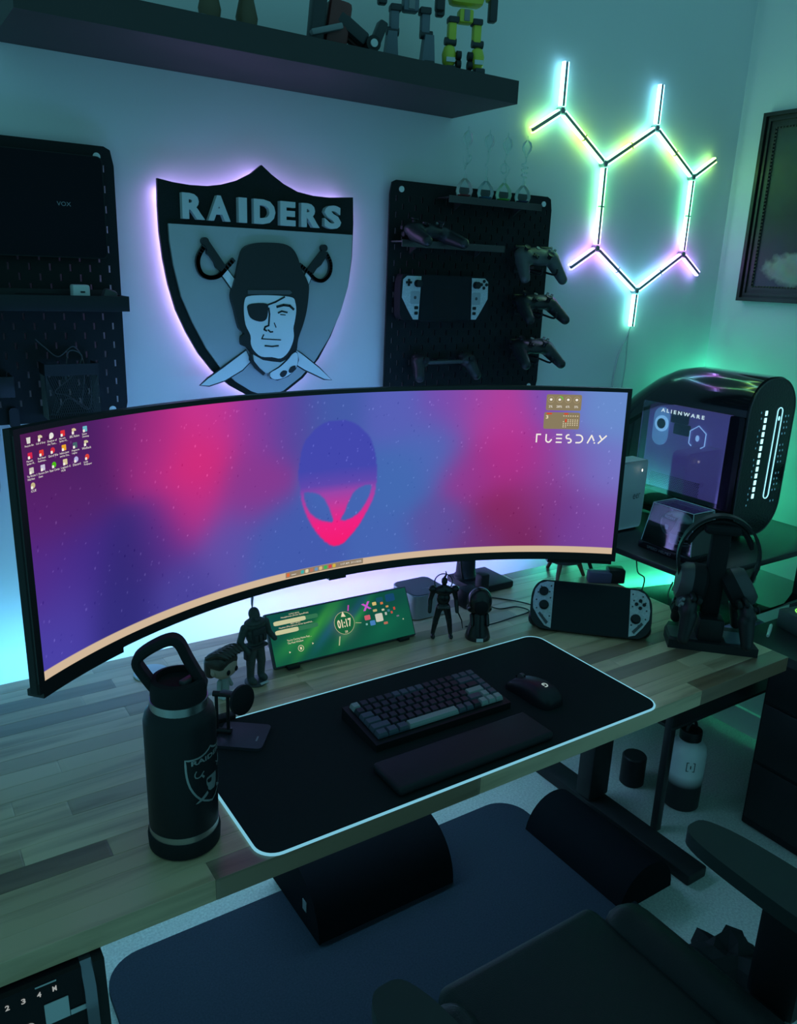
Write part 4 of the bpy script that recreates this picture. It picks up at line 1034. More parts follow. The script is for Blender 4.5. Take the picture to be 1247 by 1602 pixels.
def flask(label, x, liq, kind, sc=1.0):
    t = thing('glass_flask', label, 'flask', (x+0.030, -0.064, 1.8025), group='glass flasks on the small shelf')
    out = [(0.012, 0.0), (0.019, 0.006), (0.0225, 0.018), (0.020, 0.032), (0.012, 0.043), (0.005, 0.05), (0.0042, 0.06)]
    inn = [(r-0.0011 if r > 0.005 else r*0.72, z+0.001*(1 if i == 0 else 0)) for i, (r, z) in enumerate(out)]
    MB().lathe(out, (0, 0, 0), 28, caps=False).build('lower_bulb', M_GLASS, t)
    MB().lathe([(0.010, 0.0015), (0.0172, 0.0065), (0.0185, 0.009), (0.0, 0.009)], (0, 0, 0), 20).build('liquid', liq, t)
    z1 = 0.122
    if kind == 0: p = [(0, 0, 0.06), (-0.002, 0, 0.075), (0.004, 0, 0.09), (0.006, 0, 0.105), (0.004, 0, z1)]
    elif kind == 1: p = [(0, 0, 0.06), (0.0, 0, 0.08), (-0.005, 0, 0.088), (0.0, 0, 0.095), (0.002, 0, 0.105), (0.002, 0, z1)]
    elif kind == 2: p = [(0, 0, 0.06), (0.008, 0, 0.074)]+[(0.001+0.012*math.cos(a), 0.001*i, 0.087+0.012*math.sin(a)) for i, a in enumerate([-0.6+0.55*q for q in range(13)])]+[(0.002, 0.006, 0.108), (0.002, 0, z1)]
    else: p = [(0, 0, 0.06), (0.0, 0, 0.068)]+[(0.008*math.cos(a), 0.008*math.sin(a), 0.07+0.0016*i) for i, a in enumerate([0.75*q for q in range(22)])]+[(0.002, 0, 0.108), (0.002, 0, z1)]
    MB().tube(smooth_path(p, 4), 0.0022, 8).build('stem', M_GLASS, t)
    if kind == 0:
        MB().tube(smooth_path([(-0.001, 0, 0.072), (-0.006, 0, 0.088), (-0.01, 0, 0.104)], 4), 0.0022, 8).build('side_arm', M_GLASS, t)
        MB().tube(smooth_path([(0.004, 0, 0.085), (0.012, 0, 0.092), (0.017, 0, 0.102), (0.012, 0, 0.108), (0.009, 0, 0.102)], 4), 0.0018, 8).build('side_arm', M_GLASS, t)
    up = [(0.0028, z1-0.002), (0.005, z1+0.006), (0.0125, z1+0.017), (0.0138, z1+0.026), (0.011, z1+0.036), (0.004, z1+0.042), (0.0018, z1+0.045), (0.0016, z1+0.053), (0.0, z1+0.054)]
    inn = [(max(0, r-0.001), z-0.0008) for r, z in up[1:-2]]
    MB().lathe(up, (0.003, 0, 0), 28, caps=False).build('upper_bulb', M_GLASS, t)
    return t
for k, (x, c, lab) in enumerate(((0.872, (0.5, 0.02, 0.04), 'glass flask with red liquid, leftmost on the small shelf'), (0.944, (0.03, 0.25, 0.5), 'glass flask with blue liquid and a hooked stem'),
                      (1.008, (0.15, 0.7, 0.03), 'glass flask with green liquid and a looped stem'), (1.077, (0.03, 0.04, 0.2), 'glass flask with dark liquid and a coiled stem'))):
    flask(lab, x, mat('liquid%d' % k, c, 0.1, noise=0.02), k)

# handheld console on the board
M_PCB = mat('printed_silver_skin', (0.50, 0.53, 0.55), 0.45, noise=0.35, nscale=260)
HD = thing('handheld_console', 'handheld console with pale printed sides on the right pegboard', 'game console', (0.856, -0.036, 1.546))
outl = smooth2([(-0.149, 0.03), (-0.142, 0.056), (-0.12, 0.0585), (0, 0.0585), (0.12, 0.0585), (0.142, 0.056), (0.149, 0.03), (0.149, -0.02), (0.145, -0.05), (0.12, -0.0585), (0, -0.0575), (-0.12, -0.0585), (-0.145, -0.05), (-0.149, -0.02)], 4)
MB().prism(outl, fz, -0.006, -0.034).build('shell', M_BLACK_M, HD)
MB().prism(rrect(0.165, 0.112, 0.003, 3), fz, -0.034, -0.0348).build('screen', mat('dead_screen', (0.012, 0.014, 0.017), 0.3, spec=0.15, noise=0.2, nscale=6), HD, smooth=False)
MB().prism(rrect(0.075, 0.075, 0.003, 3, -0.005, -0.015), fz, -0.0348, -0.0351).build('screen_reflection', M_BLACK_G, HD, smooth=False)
for s in (-1, 1):
    pl = [(-0.085, 0.0545), (-0.130, 0.0545), (-0.142, 0.045), (-0.144, 0.0), (-0.125, -0.03), (-0.106, -0.0565), (-0.09, -0.0565)]
    MB().prism([(s*-a, b) if s > 0 else (a, b) for a, b in pl][::1], fz, -0.034, -0.0356).build('side_panel', M_PCB, HD, smooth=False)
    MB().lathe([(0.0095, 0), (0.0095, 0.004), (0.007, 0.004), (0.007, 0.011), (0.0095, 0.013), (0.006, 0.013)], (s*0.098, -0.0356, 0.036), 18, rotx(PI/2)).build('thumbstick', M_BLACK, HD)
    MB().prism(rrect(0.029, 0.033, 0.004, 3, s*0.103, 0.0), fz, -0.0356, -0.0362).build('trackpad', mat('trackpad_grey', (0.33, 0.36, 0.38), 0.5, noise=0.1), HD, smooth=False)
    MB().prism(rrect(0.008, 0.008, 0.003, 3, s*0.103, 0.0), fz, -0.0362, -0.0366).build('trackpad_mark', M_DGREY, HD, smooth=False)
    for z, w in ((-0.026, 0.012), (-0.04, 0.011)): MB().prism(rrect(w, 0.008, 0.002, 3, s*0.098, z), fz, -0.0356, -0.037).build('button', M_BLACK, HD, smooth=False)
mb = MB(); mb.rbox((-0.125, -0.037, 0.038), (0.018, 0.004, 0.006), 0.001); mb.rbox((-0.125, -0.037, 0.038), (0.006, 0.004, 0.018), 0.001); mb.build('direction_pad', M_BLACK, HD)
for dx, dz in ((0.009, 0), (-0.009, 0), (0, 0.009), (0, -0.009)): MB().cyl((0.127+dx, -0.0356, 0.038+dz), (0.127+dx, -0.038, 0.038+dz), 0.0045, None, 12).build('button', M_BLACK, HD)
MB().rbox((0, 0.002, -0.04), (0.12, 0.008, 0.05), 0.002).build('wall_cradle', M_BLACK, HD)

# ------------------------------------------------------------------ hexagon light bars
HX = thing('hexagon_wall_light', 'glowing colour-changing light bars forming a hexagon on the wall', 'wall light', (1.676, 0, 1.825))
NODE = {'A': (1.273, 2.068, (.25, 1, .6)), 'B': (1.468, 1.947, (.25, 1, .55)), 'C': (1.680, 2.070, (.25, .95, .8)), 'D': (1.885, 1.947, (.2, 1, .55)),
        'E': (1.470, 1.703, (.62, .25, 1)), 'F': (1.674, 1.580, (.25, .85, 1)), 'G': (1.885, 1.703, (.6, .2, .95)),
        'a1': (1.273, 2.193, (.25, .7, 1)), 'a2': (1.165, 2.005, (.45, 1, .12)), 'c1': (1.680, 2.193, (.22, .65, 1)), 'd1': (1.988, 2.009, (.45, 1, .15)),
        'e1': (1.364, 1.643, (.28, .32, 1)), 'g1': (1.980, 1.643, (.4, .32, 1)), 'f1': (1.672, 1.465, (.2, 1, .65))}
BAR = [('A', 'a1', None), ('A', 'a2', None), ('A', 'B', (.5, 1, .1)), ('B', 'C', (.5, 1, .1)), ('C', 'c1', None), ('C', 'D', (.45, 1, .12)), ('D', 'd1', None),
       ('B', 'E', (.2, 1, .3)), ('D', 'G', (.15, 1, .4)), ('E', 'e1', None), ('E', 'F', (.28, .42, 1)), ('F', 'G', (.28, .45, 1)), ('G', 'g1', None), ('F', 'f1', None)]
M_BARB = mat('bar_grey', (0.22, 0.24, 0.25), 0.4, 0.0, noise=0.05)
for (p, q, mid) in BAR:
    x0, z0, c0 = NODE[p]; x1, z1, c1 = NODE[q]
    a = Vector((x0-1.676, z0-1.825)); b = Vector((x1-1.676, z1-1.825)); d = (b-a).normalized(); n = Vector((-d.y, d.x))
    a2 = a+d*0.012; b2 = b-d*(0.012 if mid else 0.0)
    L = (b2-a2).length
    br = MB()
    pr = lambda u, w, t: ((a2+d*u+n*w).x, t, (a2+d*u+n*w).y)
    br.prism([(0, -0.0052), (L, -0.0052), (L, 0.0052), (0, 0.0052)], pr, -0.014, -0.0205)
    bo = br.build('bar', M_BARB, HX, smooth=False)
    for s in (-1, 1):
        vs, fs, cs = [], [], []; k = 12
        for i in range(k+1):
            u = L*i/k; t = i/k
            if mid: c = tuple(e+(f-e)*(2*t) for e, f in zip(c0, mid)) if t < 0.5 else tuple(e+(f-e)*(2*t-1) for e, f in zip(mid, c1))
            else: c = tuple(e+(f-e)*t for e, f in zip(c0, c1))
            for w, y in ((0.0054, -0.009), (0.0090, -0.009), (0.0090, -0.0200), (0.0054, -0.0212)):
                q3 = a2+d*u+n*(s*w); vs.append((q3.x, y, q3.y)); cs.append(c+(1,))
        for i in range(k):
            for j in range(4): fs.append((4*i+j, 4*i+(j+1) % 4, 4*i+4+(j+1) % 4, 4*i+4+j))
        fs += [(0, 1, 2, 3), tuple(4*k+j for j in (3, 2, 1, 0))]
        MB().add(vs, fs).build('diffuser', attr_emit('bar_glow', K_HEX), bo, smooth=False, cols=cs)
    if mid:
        c = (a2+b2)/2; MB().rbox((c.x, -0.0175, c.y), (0.004, 0.010, 0.020), 0.001, Matrix.Rotation(-math.atan2(d.y, d.x), 3, 'Y')).build('joint', M_BARB, HX)
    c = (a2+b2)/2
for k in 'ABCDEFG':
    x, z, _ = NODE[k]
    MB().lathe([(0.0105, 0), (0.0105, 0.020), (0.008, 0.0225)], (x-1.676, 0, z-1.825), 6, rotx(PI/2)).build('connector', M_BARB, HX, smooth=False)
M_WCAB = mat('white_cable', (0.5, 0.52, 0.52), 0.5, noise=0.03)
MB().tube(smooth_path([(-0.004, -0.012, -0.36), (-0.008, -0.006, -0.39), (-0.045, -0.005, -0.48), (-0.05, -0.005, -0.62), (-0.03, -0.005, -0.9)]), 0.0022, 6).build('power_cable', M_WCAB, HX)
MB().tube(smooth_path([(-0.002, -0.012, -0.36), (-0.004, -0.006, -0.39), (0.0, -0.005, -0.50), (-0.01, -0.005, -0.66), (0.0, -0.005, -0.9)]), 0.0022, 6).build('power_cable', M_WCAB, HX)

# ------------------------------------------------------------------ framed picture on the right wall
PC_ = thing('framed_picture', 'dark framed picture with pale soft shapes on the right wall', 'picture', (XR, -0.335, 1.856))
PW, PH, FW = 0.456, 0.594, 0.046
M_FRM = mat('dark_frame', (0.022, 0.020, 0.018), 0.4, 0.1, noise=0.3, nscale=50)
pf = lambda a, b, t: (t, a, b)
for (pts) in ([(-PW/2, PH/2), (PW/2, PH/2), (PW/2-FW, PH/2-FW), (-PW/2+FW, PH/2-FW)], [(-PW/2, -PH/2), (PW/2, -PH/2), (PW/2-FW, -PH/2+FW), (-PW/2+FW, -PH/2+FW)],
              [(-PW/2, PH/2), (-PW/2, -PH/2), (-PW/2+FW, -PH/2+FW), (-PW/2+FW, PH/2-FW)], [(PW/2, PH/2), (PW/2, -PH/2), (PW/2-FW, -PH/2+FW), (PW/2-FW, PH/2-FW)]):
    fr = MB().prism(pts, pf, -0.001, -0.020).build('frame_bar', M_FRM, PC_, smooth=False)
    cx = sum(p[0] for p in pts)/4; cz = sum(p[1] for p in pts)/4
    sq = [(p[0]*1.0+(cx-p[0])*0.0, p[1]) for p in pts]
    o1, o2, i2, i1 = [Vector(p) for p in pts]
    for f0, f1, hgt in ((0.0, 0.25, 0.032), (0.42, 0.58, 0.027), (0.80, 1.0, 0.024)):
        MB().prism([tuple(o1.lerp(i1, f0)), tuple(o2.lerp(i2, f0)), tuple(o2.lerp(i2, f1)), tuple(o1.lerp(i1, f1))], pf, -0.020, -hgt).build('moulding', M_FRM, fr, smooth=False)
M_BEAD = mat('bead_gold', (0.16, 0.14, 0.10), 0.3, 0.5, noise=0.1)
mb = MB(); iw, ih = PW/2-FW-0.002, PH/2-FW-0.002
for i in range(46):
    z = -ih+2*ih*i/45
    for s in (-1, 1): mb.ell((-0.021, s*iw, z), 0.0036, 6, 4)
for i in range(34):
    y = -iw+2*iw*i/33
    for s in (-1, 1): mb.ell((-0.021, y, s*ih), 0.0036, 6, 4)
be = mb.build('bead_edging', M_BEAD, PC_); be['kind'] = 'stuff'
def canvas_mat():
    m = bpy.data.materials.new('painted_canvas'); m.use_nodes = True; nt = m.node_tree; b = nt.nodes['Principled BSDF']; L = nt.links.new
    tc = nt.nodes.new('ShaderNodeTexCoord'); sp = nt.nodes.new('ShaderNodeSeparateXYZ'); L(tc.outputs['Object'], sp.inputs[0])
    mr = nt.nodes.new('ShaderNodeMapRange'); mr.inputs[1].default_value = -0.25; mr.inputs[2].default_value = 0.25; L(sp.outputs[2], mr.inputs[0])
    rp = nt.nodes.new('ShaderNodeValToRGB'); e = rp.color_ramp.elements
    e[0].color = (0.07, 0.06, 0.10, 1); e[1].color = (0.05, 0.07, 0.06, 1); q = e.new(0.45); q.color = (0.02, 0.022, 0.024, 1); q = e.new(0.75); q.color = (0.05, 0.075, 0.05, 1)
    L(mr.outputs[0], rp.inputs[0]); prev = rp.outputs[0]
    nz = nt.nodes.new('ShaderNodeTexNoise'); nz.inputs['Scale'].default_value = 22; nz.inputs['Detail'].default_value = 5; L(tc.outputs['Object'], nz.inputs['Vector'])
    for (cy, cz, sy, sz, k) in ((-0.03, 0.10, 0.075, 0.095, 1.0), (-0.05, -0.10, 0.05, 0.12, 0.8), (0.02, -0.19, 0.14, 0.055, 0.9)):
        mpn = nt.nodes.new('ShaderNodeMapping'); mpn.vector_type = 'POINT'
        mpn.inputs['Location'].default_value = (0, -cy/sy, -cz/sz); mpn.inputs['Scale'].default_value = (0, 1/sy, 1/sz)
        L(tc.outputs['Object'], mpn.inputs['Vector'])
        ln = nt.nodes.new('ShaderNodeVectorMath'); ln.operation = 'LENGTH'; L(mpn.outputs[0], ln.inputs[0])
        ad = nt.nodes.new('ShaderNodeMath'); ad.operation = 'MULTIPLY_ADD'; ad.inputs[1].default_value = 0.9; L(nz.outputs['Fac'], ad.inputs[0]); L(ln.outputs['Value'], ad.inputs[2])
        cr = nt.nodes.new('ShaderNodeMapRange'); cr.inputs[1].default_value = 1.2; cr.inputs[2].default_value = 1.45; cr.inputs[3].default_value = k; cr.inputs[4].default_value = 0.0
        L(ad.outputs[0], cr.inputs[0])
        mx = nt.nodes.new('ShaderNodeMix'); mx.data_type = 'RGBA'; mx.inputs[7].default_value = (0.46, 0.46, 0.38, 1)
        L(cr.outputs[0], mx.inputs[0]); L(prev, mx.inputs[6]); prev = mx.outputs[2]
    m2 = nt.nodes.new('ShaderNodeMix'); m2.data_type = 'RGBA'; m2.blend_type = 'MULTIPLY'; m2.inputs[0].default_value = 0.6
    L(prev, m2.inputs[6]); L(nz.outputs['Color'], m2.inputs[7]); L(m2.outputs[2], b.inputs['Base Color']); b.inputs['Roughness'].default_value = 0.5
    return m
MB().box((-0.010, 0, 0), (0.012, PW-2*FW+0.004, PH-2*FW+0.004)).build('canvas', canvas_mat(), PC_, smooth=False)
# ------------------------------------------------------------------ desk mat with lit edge
MAT = thing('desk_mat', 'large black desk mat with a glowing pale blue edge', 'desk mat', (0.385, -0.732, DZ))
MWD, MDP = 0.92, 0.398
MB().prism(rrect(MWD-0.004, MDP-0.004, 0.033, 8), lambda a, b, t: (a, b, t), 0.0002, 0.0042).build('cloth', mat('mat_cloth', (0.011, 0.016, 0.017), 0.8, spec=0.15, noise=0.15, nscale=200, bump=0.3, bscale=1500), MAT)
ring = [(a, b, 0.0026) for a, b in rrect(MWD, MDP, 0.035, 8)]
MB().tube(ring, 0.0024, 8, True).build('light_edge', emit('mat_edge_glow', (0.24, 0.66, 0.84), K_MAT), MAT)
MB().rbox((-MWD/2+0.09, MDP/2+0.006, 0.007), (0.06, 0.02, 0.014), 0.003).build('control_box', M_BLACK, MAT)
MZ = DZ+0.0043

# ------------------------------------------------------------------ keyboard
KB = thing('mechanical_keyboard', 'compact mechanical keyboard with dark and pale grey keys', 'keyboard', (0.388, -0.712, MZ), (0, 0, -0.012))
KW, KD = 0.327, 0.134
TILT = 0.09
MB().prism([(-KD/2, 0), (KD/2, 0), (KD/2, 0.027), (-KD/2, 0.0155)], lambda a, b, t: (t, a, b), -KW/2, KW/2).build('case', mat('keyboard_case', (0.010, 0.012, 0.013), 0.45, noise=0.1, spec=0.25), KB)
M_KD = mat('key_dark', (0.016, 0.020, 0.028), 0.45, noise=0.1)
M_KM = mat('key_slate', (0.055, 0.075, 0.10), 0.42, noise=0.08)
M_KL = mat('key_pale', (0.26, 0.31, 0.30), 0.42, noise=0.05)
U_ = 0.01905
ROWS = [[1]*16, [1]*13+[2, 1], [1.5]+[1]*12+[1.5, 1], [1.75]+[1]*11+[2.25, 1], [2.25]+[1]*10+[1.75, 1, 1], [1.25]*3+[6.25]+[1]*6]
KM = {}
def keymesh(w):
    if w in KM: return KM[w]
    hw, hd = w*U_/2-0.0005, U_/2-0.0005
    v = [(-hw, -hd, 0), (hw, -hd, 0), (hw, hd, 0), (-hw, hd, 0)]
    tw, td = hw-0.0022, hd-0.0025
    v += [(-hw+0.0006, -hd+0.0006, 0.004), (hw-0.0006, -hd+0.0006, 0.004), (hw-0.0006, hd-0.0006, 0.004), (-hw+0.0006, hd-0.0006, 0.004)]
    v += [(-tw, -td+0.0006, 0.0092), (tw, -td+0.0006, 0.0092), (tw, td+0.0006, 0.0098), (-tw, td+0.0006, 0.0098)]
    v += [(-tw+0.001, -td+0.0016, 0.0095), (tw-0.001, -td+0.0016, 0.0095), (tw-0.001, td-0.0004, 0.0099), (-tw+0.001, td-0.0004, 0.0099)]
    f = [(3, 2, 1, 0)]
    for l in range(3):
        for j in range(4): f.append((4*l+j, 4*l+(j+1) % 4, 4*l+4+(j+1) % 4, 4*l+4+j))
    f.append((12, 13, 14, 15))
    KM[w] = (v, f); return KM[w]
KDATA = {}
for r, row in enumerate(ROWS):
    x = -8*U_
    y = KD/2-0.0085-U_/2-r*U_
    for k, w in enumerate(row):
        m = M_KD
        if r == 0: m = M_KL if k == 0 else (M_KM if k in (5, 6, 7, 8, 13, 14, 15) else M_KD)
        elif k == len(row)-1 or (k == 0 and r > 1): m = M_KM
        elif r == 1 and k == 13: m = M_KM
        if r == 3 and k == len(row)-2: m = M_KL
        if r == 4 and k == len(row)-3: m = M_KM
        if r == 4 and k == len(row)-2: m = M_KL
        if r == 5: m = M_KM if k in (0, 1, 2, 4, 5) else (M_KD if k == 6 else M_KL)
        key = (w, m.name)
        xc = x+w*U_/2
        if key not in KDATA:
            v, f = keymesh(w); o = MB().add(v, f).build('key', m, KB, smooth=False); KDATA[key] = o
        else:
            o = KDATA[key].copy(); COL.objects.link(o); o.parent = KB
        o.location = (xc, y, 0.0155+(y+KD/2)/KD*0.0115+0.002); o.rotation_euler = (TILT*0.95, 0, 0)
        x += w*U_
tag(MB().rbox((0, 0, 0.0095), (0.362, 0.092, 0.018), 0.007, None, 3).build('wrist_rest', mat('black_leatherette', (0.012, 0.014, 0.017), 0.5, spec=0.3, noise=0.1, bump=0.3, bscale=700), loc=(0.367, -0.868, MZ)), 'black padded wrist rest in front of the keyboard', 'wrist rest')

# ------------------------------------------------------------------ mouse
MS = thing('computer_mouse', 'black wireless mouse to the right of the keyboard', 'mouse', (0.632, -0.766, MZ), (0, 0, 0.05))
vs, fs = [], []
sec = [(-0.0625, 0.012, 0.010), (-0.060, 0.022, 0.022), (-0.05, 0.029, 0.031), (-0.03, 0.0325, 0.0385), (-0.008, 0.032, 0.040), (0.015, 0.030, 0.0365), (0.038, 0.0305, 0.029), (0.054, 0.031, 0.0205), (0.061, 0.028, 0.014), (0.063, 0.02, 0.010)]
NR = 18
for y, w, h in sec:
    for j in range(NR):
        a = PI*j/(NR-1); c, s = math.cos(a), math.sin(a)
        vs.append((w*math.copysign(abs(c)**0.75, c), y, h*s**0.6 if s > 0 else 0))
for i in range(len(sec)-1):
    for j in range(NR-1): fs.append((i*NR+j, i*NR+j+1, (i+1)*NR+j+1, (i+1)*NR+j))
    fs.append((i*NR, (i+1)*NR, (i+1)*NR+NR-1, i*NR+NR-1))
fs += [tuple(range(NR)), tuple((len(sec)-1)*NR+j for j in reversed(range(NR)))]
bd = MB().add(vs, fs).build('shell', mat('mouse_black', (0.012, 0.012, 0.016), 0.4, noise=0.05, spec=0.35), MS, angle=60)
MB().cyl((-0.004, 0.042, 0.025), (0.004, 0.042, 0.025), 0.0095, None, 20).build('scroll_wheel', M_DGREY, MS)
MB().box((0, 0.045, 0.0262), (0.0012, 0.03, 0.006), rotx(-0.4)).build('button_gap', M_BLACK_M, MS, smooth=False)
mb = MB(); put_text(mb, 'G', 0.006, -0.02, -0.006, -0.034, lambda a, b: (a, b, 0.0402+(b+0.02)*0.157), 0.03)
mb.build('logo', emit('mouse_logo', (0.55, 0.75, 0.72), 0.5), MS, smooth=False)

# ------------------------------------------------------------------ water bottle
WB = thing('water_bottle', 'tall black steel water bottle with a shield emblem and carry loop', 'bottle', (-0.157, -0.82, DZ), (0, 0, 0))
M_BOT = mat('bottle_powder', (0.010, 0.011, 0.014), 0.45, spec=0.3, noise=0.1, bump=0.15, bscale=1200)
M_BAND = mat('bottle_steel', (0.45, 0.46, 0.47), 0.3, 1.0, noise=0.1, nscale=20)
R0 = 0.0525
MB().lathe([(0.0515, 0.0), (0.0545, 0.003), (0.0555, 0.022), (0.0545, 0.028), (0.0520, 0.029)], (0, 0, 0), 40).build('boot', M_BLACK_M, WB)
MB().lathe([(R0, 0.022), (R0+0.0005, 0.040)], (0, 0, 0), 40).build('steel_band', M_BAND, WB)
MB().lathe([(R0-0.0005, 0.038), (R0, 0.041), (R0+0.001, 0.218), (R0-0.002, 0.230), (0.0425, 0.239)], (0, 0, 0), 48).build('body', M_BOT, WB)
MB().lathe([(0.0425, 0.235), (0.0425, 0.252), (0.039, 0.253)], (0, 0, 0), 40).build('neck_band', M_BAND, WB)
MB().lathe([(0.0405, 0.250), (0.0412, 0.252), (0.0412, 0.276), (0.039, 0.283), (0.032, 0.285), (0.031, 0.275), (0.0, 0.274)], (0, 0, 0), 40).build('lid', M_BLACK_M, WB)
# carry loop, swung over to one side
lp_ = [(-0.030, 0, 0.262), (-0.047, 0, 0.288), (-0.057, 0, 0.310), (-0.045, 0, 0.326), (-0.014, 0, 0.343), (0.003, 0, 0.340), (0.016, 0, 0.312), (0.038, 0, 0.266)]
pp = smooth_path(lp_, 5)
vs, fs = [], []
ra = rotz(-0.45)
for i, p in enumerate(pp):
    tgt = (pp[min(i+1, len(pp)-1)]-pp[max(i-1, 0)]).normalized(); nn = Vector((-tgt.z, 0, tgt.x))
    for (a, b) in ((-1, -1), (1, -1), (1, 1), (-1, 1)): vs.append(ra @ (p+nn*a*0.0068+Vector((0, b*0.013, 0))))
for i in range(len(pp)-1):
    for j in range(4): fs.append((4*i+j, 4*i+(j+1) % 4, 4*i+4+(j+1) % 4, 4*i+4+j))
fs += [(0, 1, 2, 3), tuple(4*(len(pp)-1)+j for j in (3, 2, 1, 0))]
lo = MB().add(vs, fs).build('carry_loop', M_BLACK_M, WB)
bv = lo.modifiers.new('round', 'BEVEL'); bv.width = 0.0045; bv.segments = 2; bv.limit_method = 'ANGLE'
MB().rbox((0.012, -0.012, 0.281), (0.03, 0.012, 0.008), 0.002, rotz(0.5)).build('spout', M_DGREY, WB)
# emblem wrapped round the body
def wrap(a, b, t):
    ang = -0.99+a/R0
    r = R0+0.0009+t
    return (r*math.cos(ang), r*math.sin(ang), 0.134+b)
ES = 0.178
def emb(key, m, name, t0, t1, g=0.0):
    p = [(a*ES, b*ES) for a, b in SH[key]]
    if g: p = grow(p, g)
    q = []
    for i in range(len(p)):      # subdivide so that the outline follows the round wall
        a, b = Vector(p[i]), Vector(p[(i+1) % len(p)])
        n = max(1, int((b-a).length/0.006))
        for k in range(n): q.append(tuple(a.lerp(b, k/n)))
    return q
M_EMB = mat('etched_steel', (0.42, 0.43, 0.44), 0.4, 0.6, noise=0.05)
out_ = emb('outer', None, '', 0, 0); inn_ = emb('outer', None, '', 0, 0, -0.0028)
n = len(out_)
mb = MB(); mb.add([wrap(a, b, 0.0003) for a, b in out_]+[wrap(a, b, 0.0003) for a, b in inn_][:n], [(i, (i+1) % n, n+(i+1) % n, n+i) for i in range(n)]) if len(inn_) == n else None
if len(inn_) != n:
    o2 = [(a*ES, b*ES) for a, b in SH['outer']]; i2 = grow(o2, -0.003); n = len(o2)
    mb.add([wrap(a, b, 0.0004) for a, b in o2]+[wrap(a, b, 0.0004) for a, b in i2], [(i, (i+1) % n, n+(i+1) % n, n+i) for i in range(n)])
mb.build('emblem_rim', M_EMB, WB, smooth=False)
mb = MB(); put_text(mb, 'RAIDERS', -0.0335, 0.0285, 0.0335, 0.0365, lambda a, b: wrap(a, b, 0.0004), 0.03); mb.build('emblem_lettering', M_EMB, WB, smooth=False)
for k in ('face', 'bladeUL', 'bladeUR', 'bladeLR', 'bladeLL'):
    MB().flat_sub(emb(k, None, '', 0, 0), lambda a, b: wrap(a, b, 0.0004)).build('emblem_figure', M_EMB, WB, smooth=False)
MB().flat_sub(emb('patch', None, '', 0, 0), lambda a, b: wrap(a, b, 0.0008)).build('emblem_patch', M_BOT, WB, smooth=False)
for s in ('L', 'R'):
    mb = MB(); gp, gw = SS['guard'+s]; stroke(mb, [(a*ES, b*ES) for a, b in gp], 0.0016, wrap, 0.0, 0.0004); mb.build('emblem_guard', M_EMB, WB, smooth=False)

tag(MB().lathe([(0.0, 0.0), (0.036, 0.0), (0.038, 0.003), (0.037, 0.006), (0.0, 0.0065)], (0, 0, 0), 32).build('charging_puck', M_LIGHT, loc=(-0.043, -0.268, DZ)), 'round pale charging pad on the desk behind the bottle', 'charging pad')

# ------------------------------------------------------------------ phone stand
PS = thing('phone_stand', 'dark folding phone stand with a round magnet disc', 'phone stand', (0.03, -0.606, MZ), (0, 0, -0.66))
M_PS = mat('stand_metal', (0.05, 0.05, 0.065), 0.4, 0.4, noise=0.08)
MB().prism(rrect(0.092, 0.085, 0.010, 5), lambda a, b, t: (a, b, t), 0.0, 0.006).build('base', M_PS, PS)
for s in (-1, 1): MB().rbox((-0.039+s*0.011, 0.0, 0.047), (0.006, 0.007, 0.086), 0.002).build('arm', M_BLACK, PS)
for z_ in (0.012, 0.09): MB().cyl((-0.056, 0, z_), (-0.022, 0, z_), 0.0055).build('hinge', M_BLACK, PS)
MB().rbox((-0.018, -0.006, 0.094), (0.046, 0.016, 0.007), 0.002, rotz(-0.2)).build('link', M_BLACK, PS)
dn = Vector((0.37, -0.93, 0.12)).normalized(); dn = rotz(0.66) @ dn
MB().lathe([(0.0, 0), (0.027, 0), (0.0285, 0.002), (0.0285, 0.008), (0.026, 0.0095), (0, 0.0095)], (0.0, -0.014, 0.090), 36, dn.to_track_quat('Z', 'Y').to_matrix()).build('magnet_disc', M_BLACK_M, PS)
MB().box((0.03, -0.01, 0.0062), (0.003, 0.016, 0.0006)).build('maker_mark', M_GREY, PS, smooth=False)

# ------------------------------------------------------------------ figurines
M_SKIN = mat('vinyl_skin', (0.45, 0.32, 0.25), 0.4, noise=0.03)
M_HAIR = mat('vinyl_hair', (0.045, 0.032, 0.026), 0.35, noise=0.1)
M_SHIRT = mat('vinyl_shirt', (0.30, 0.34, 0.33), 0.45, noise=0.08)
BH = thing('big_head_figurine', 'big-headed vinyl boy figurine with brown swept hair', 'figurine', (0.058, -0.437, DZ), (0, 0, 0.5), 'desk figurines')
hd = MB(); hd.rbox((0, 0, 0.072), (0.058, 0.05, 0.048), 0.021, None, 5); hd.build('head', M_SKIN, BH)
hm = MB(); hm.rbox((0, 0.004, 0.085), (0.062, 0.052, 0.036), 0.016, None, 4)
hm.rbox((0, 0.018, 0.072), (0.062, 0.028, 0.05), 0.014, None, 4)
for i in range(6): hm.tube(smooth_path([(-0.028+0.011*i, 0.02, 0.094), (-0.022+0.011*i, -0.005, 0.106), (-0.012+0.009*i, -0.026, 0.099)], 3), [0.005, 0.006, 0.0065, 0.0065, 0.006, 0.005, 0.003], 6)
hm.build('hair', M_HAIR, BH)
for s in (-1, 1): MB().ell((s*0.012, -0.0245, 0.068), (0.005, 0.003, 0.006), 12, 8).build('eye', M_BLACK_G, BH)
for s in (-1, 1): MB().ell((s*0.0295, 0.002, 0.066), (0.003, 0.006, 0.007), 10, 8).build('ear', M_SKIN, BH)
b_ = MB(); b_.cap((0, 0, 0.022), (0, 0, 0.04), 0.013, 0.011); blob(b_, 'body', M_SHIRT, BH, 0.002, 2)
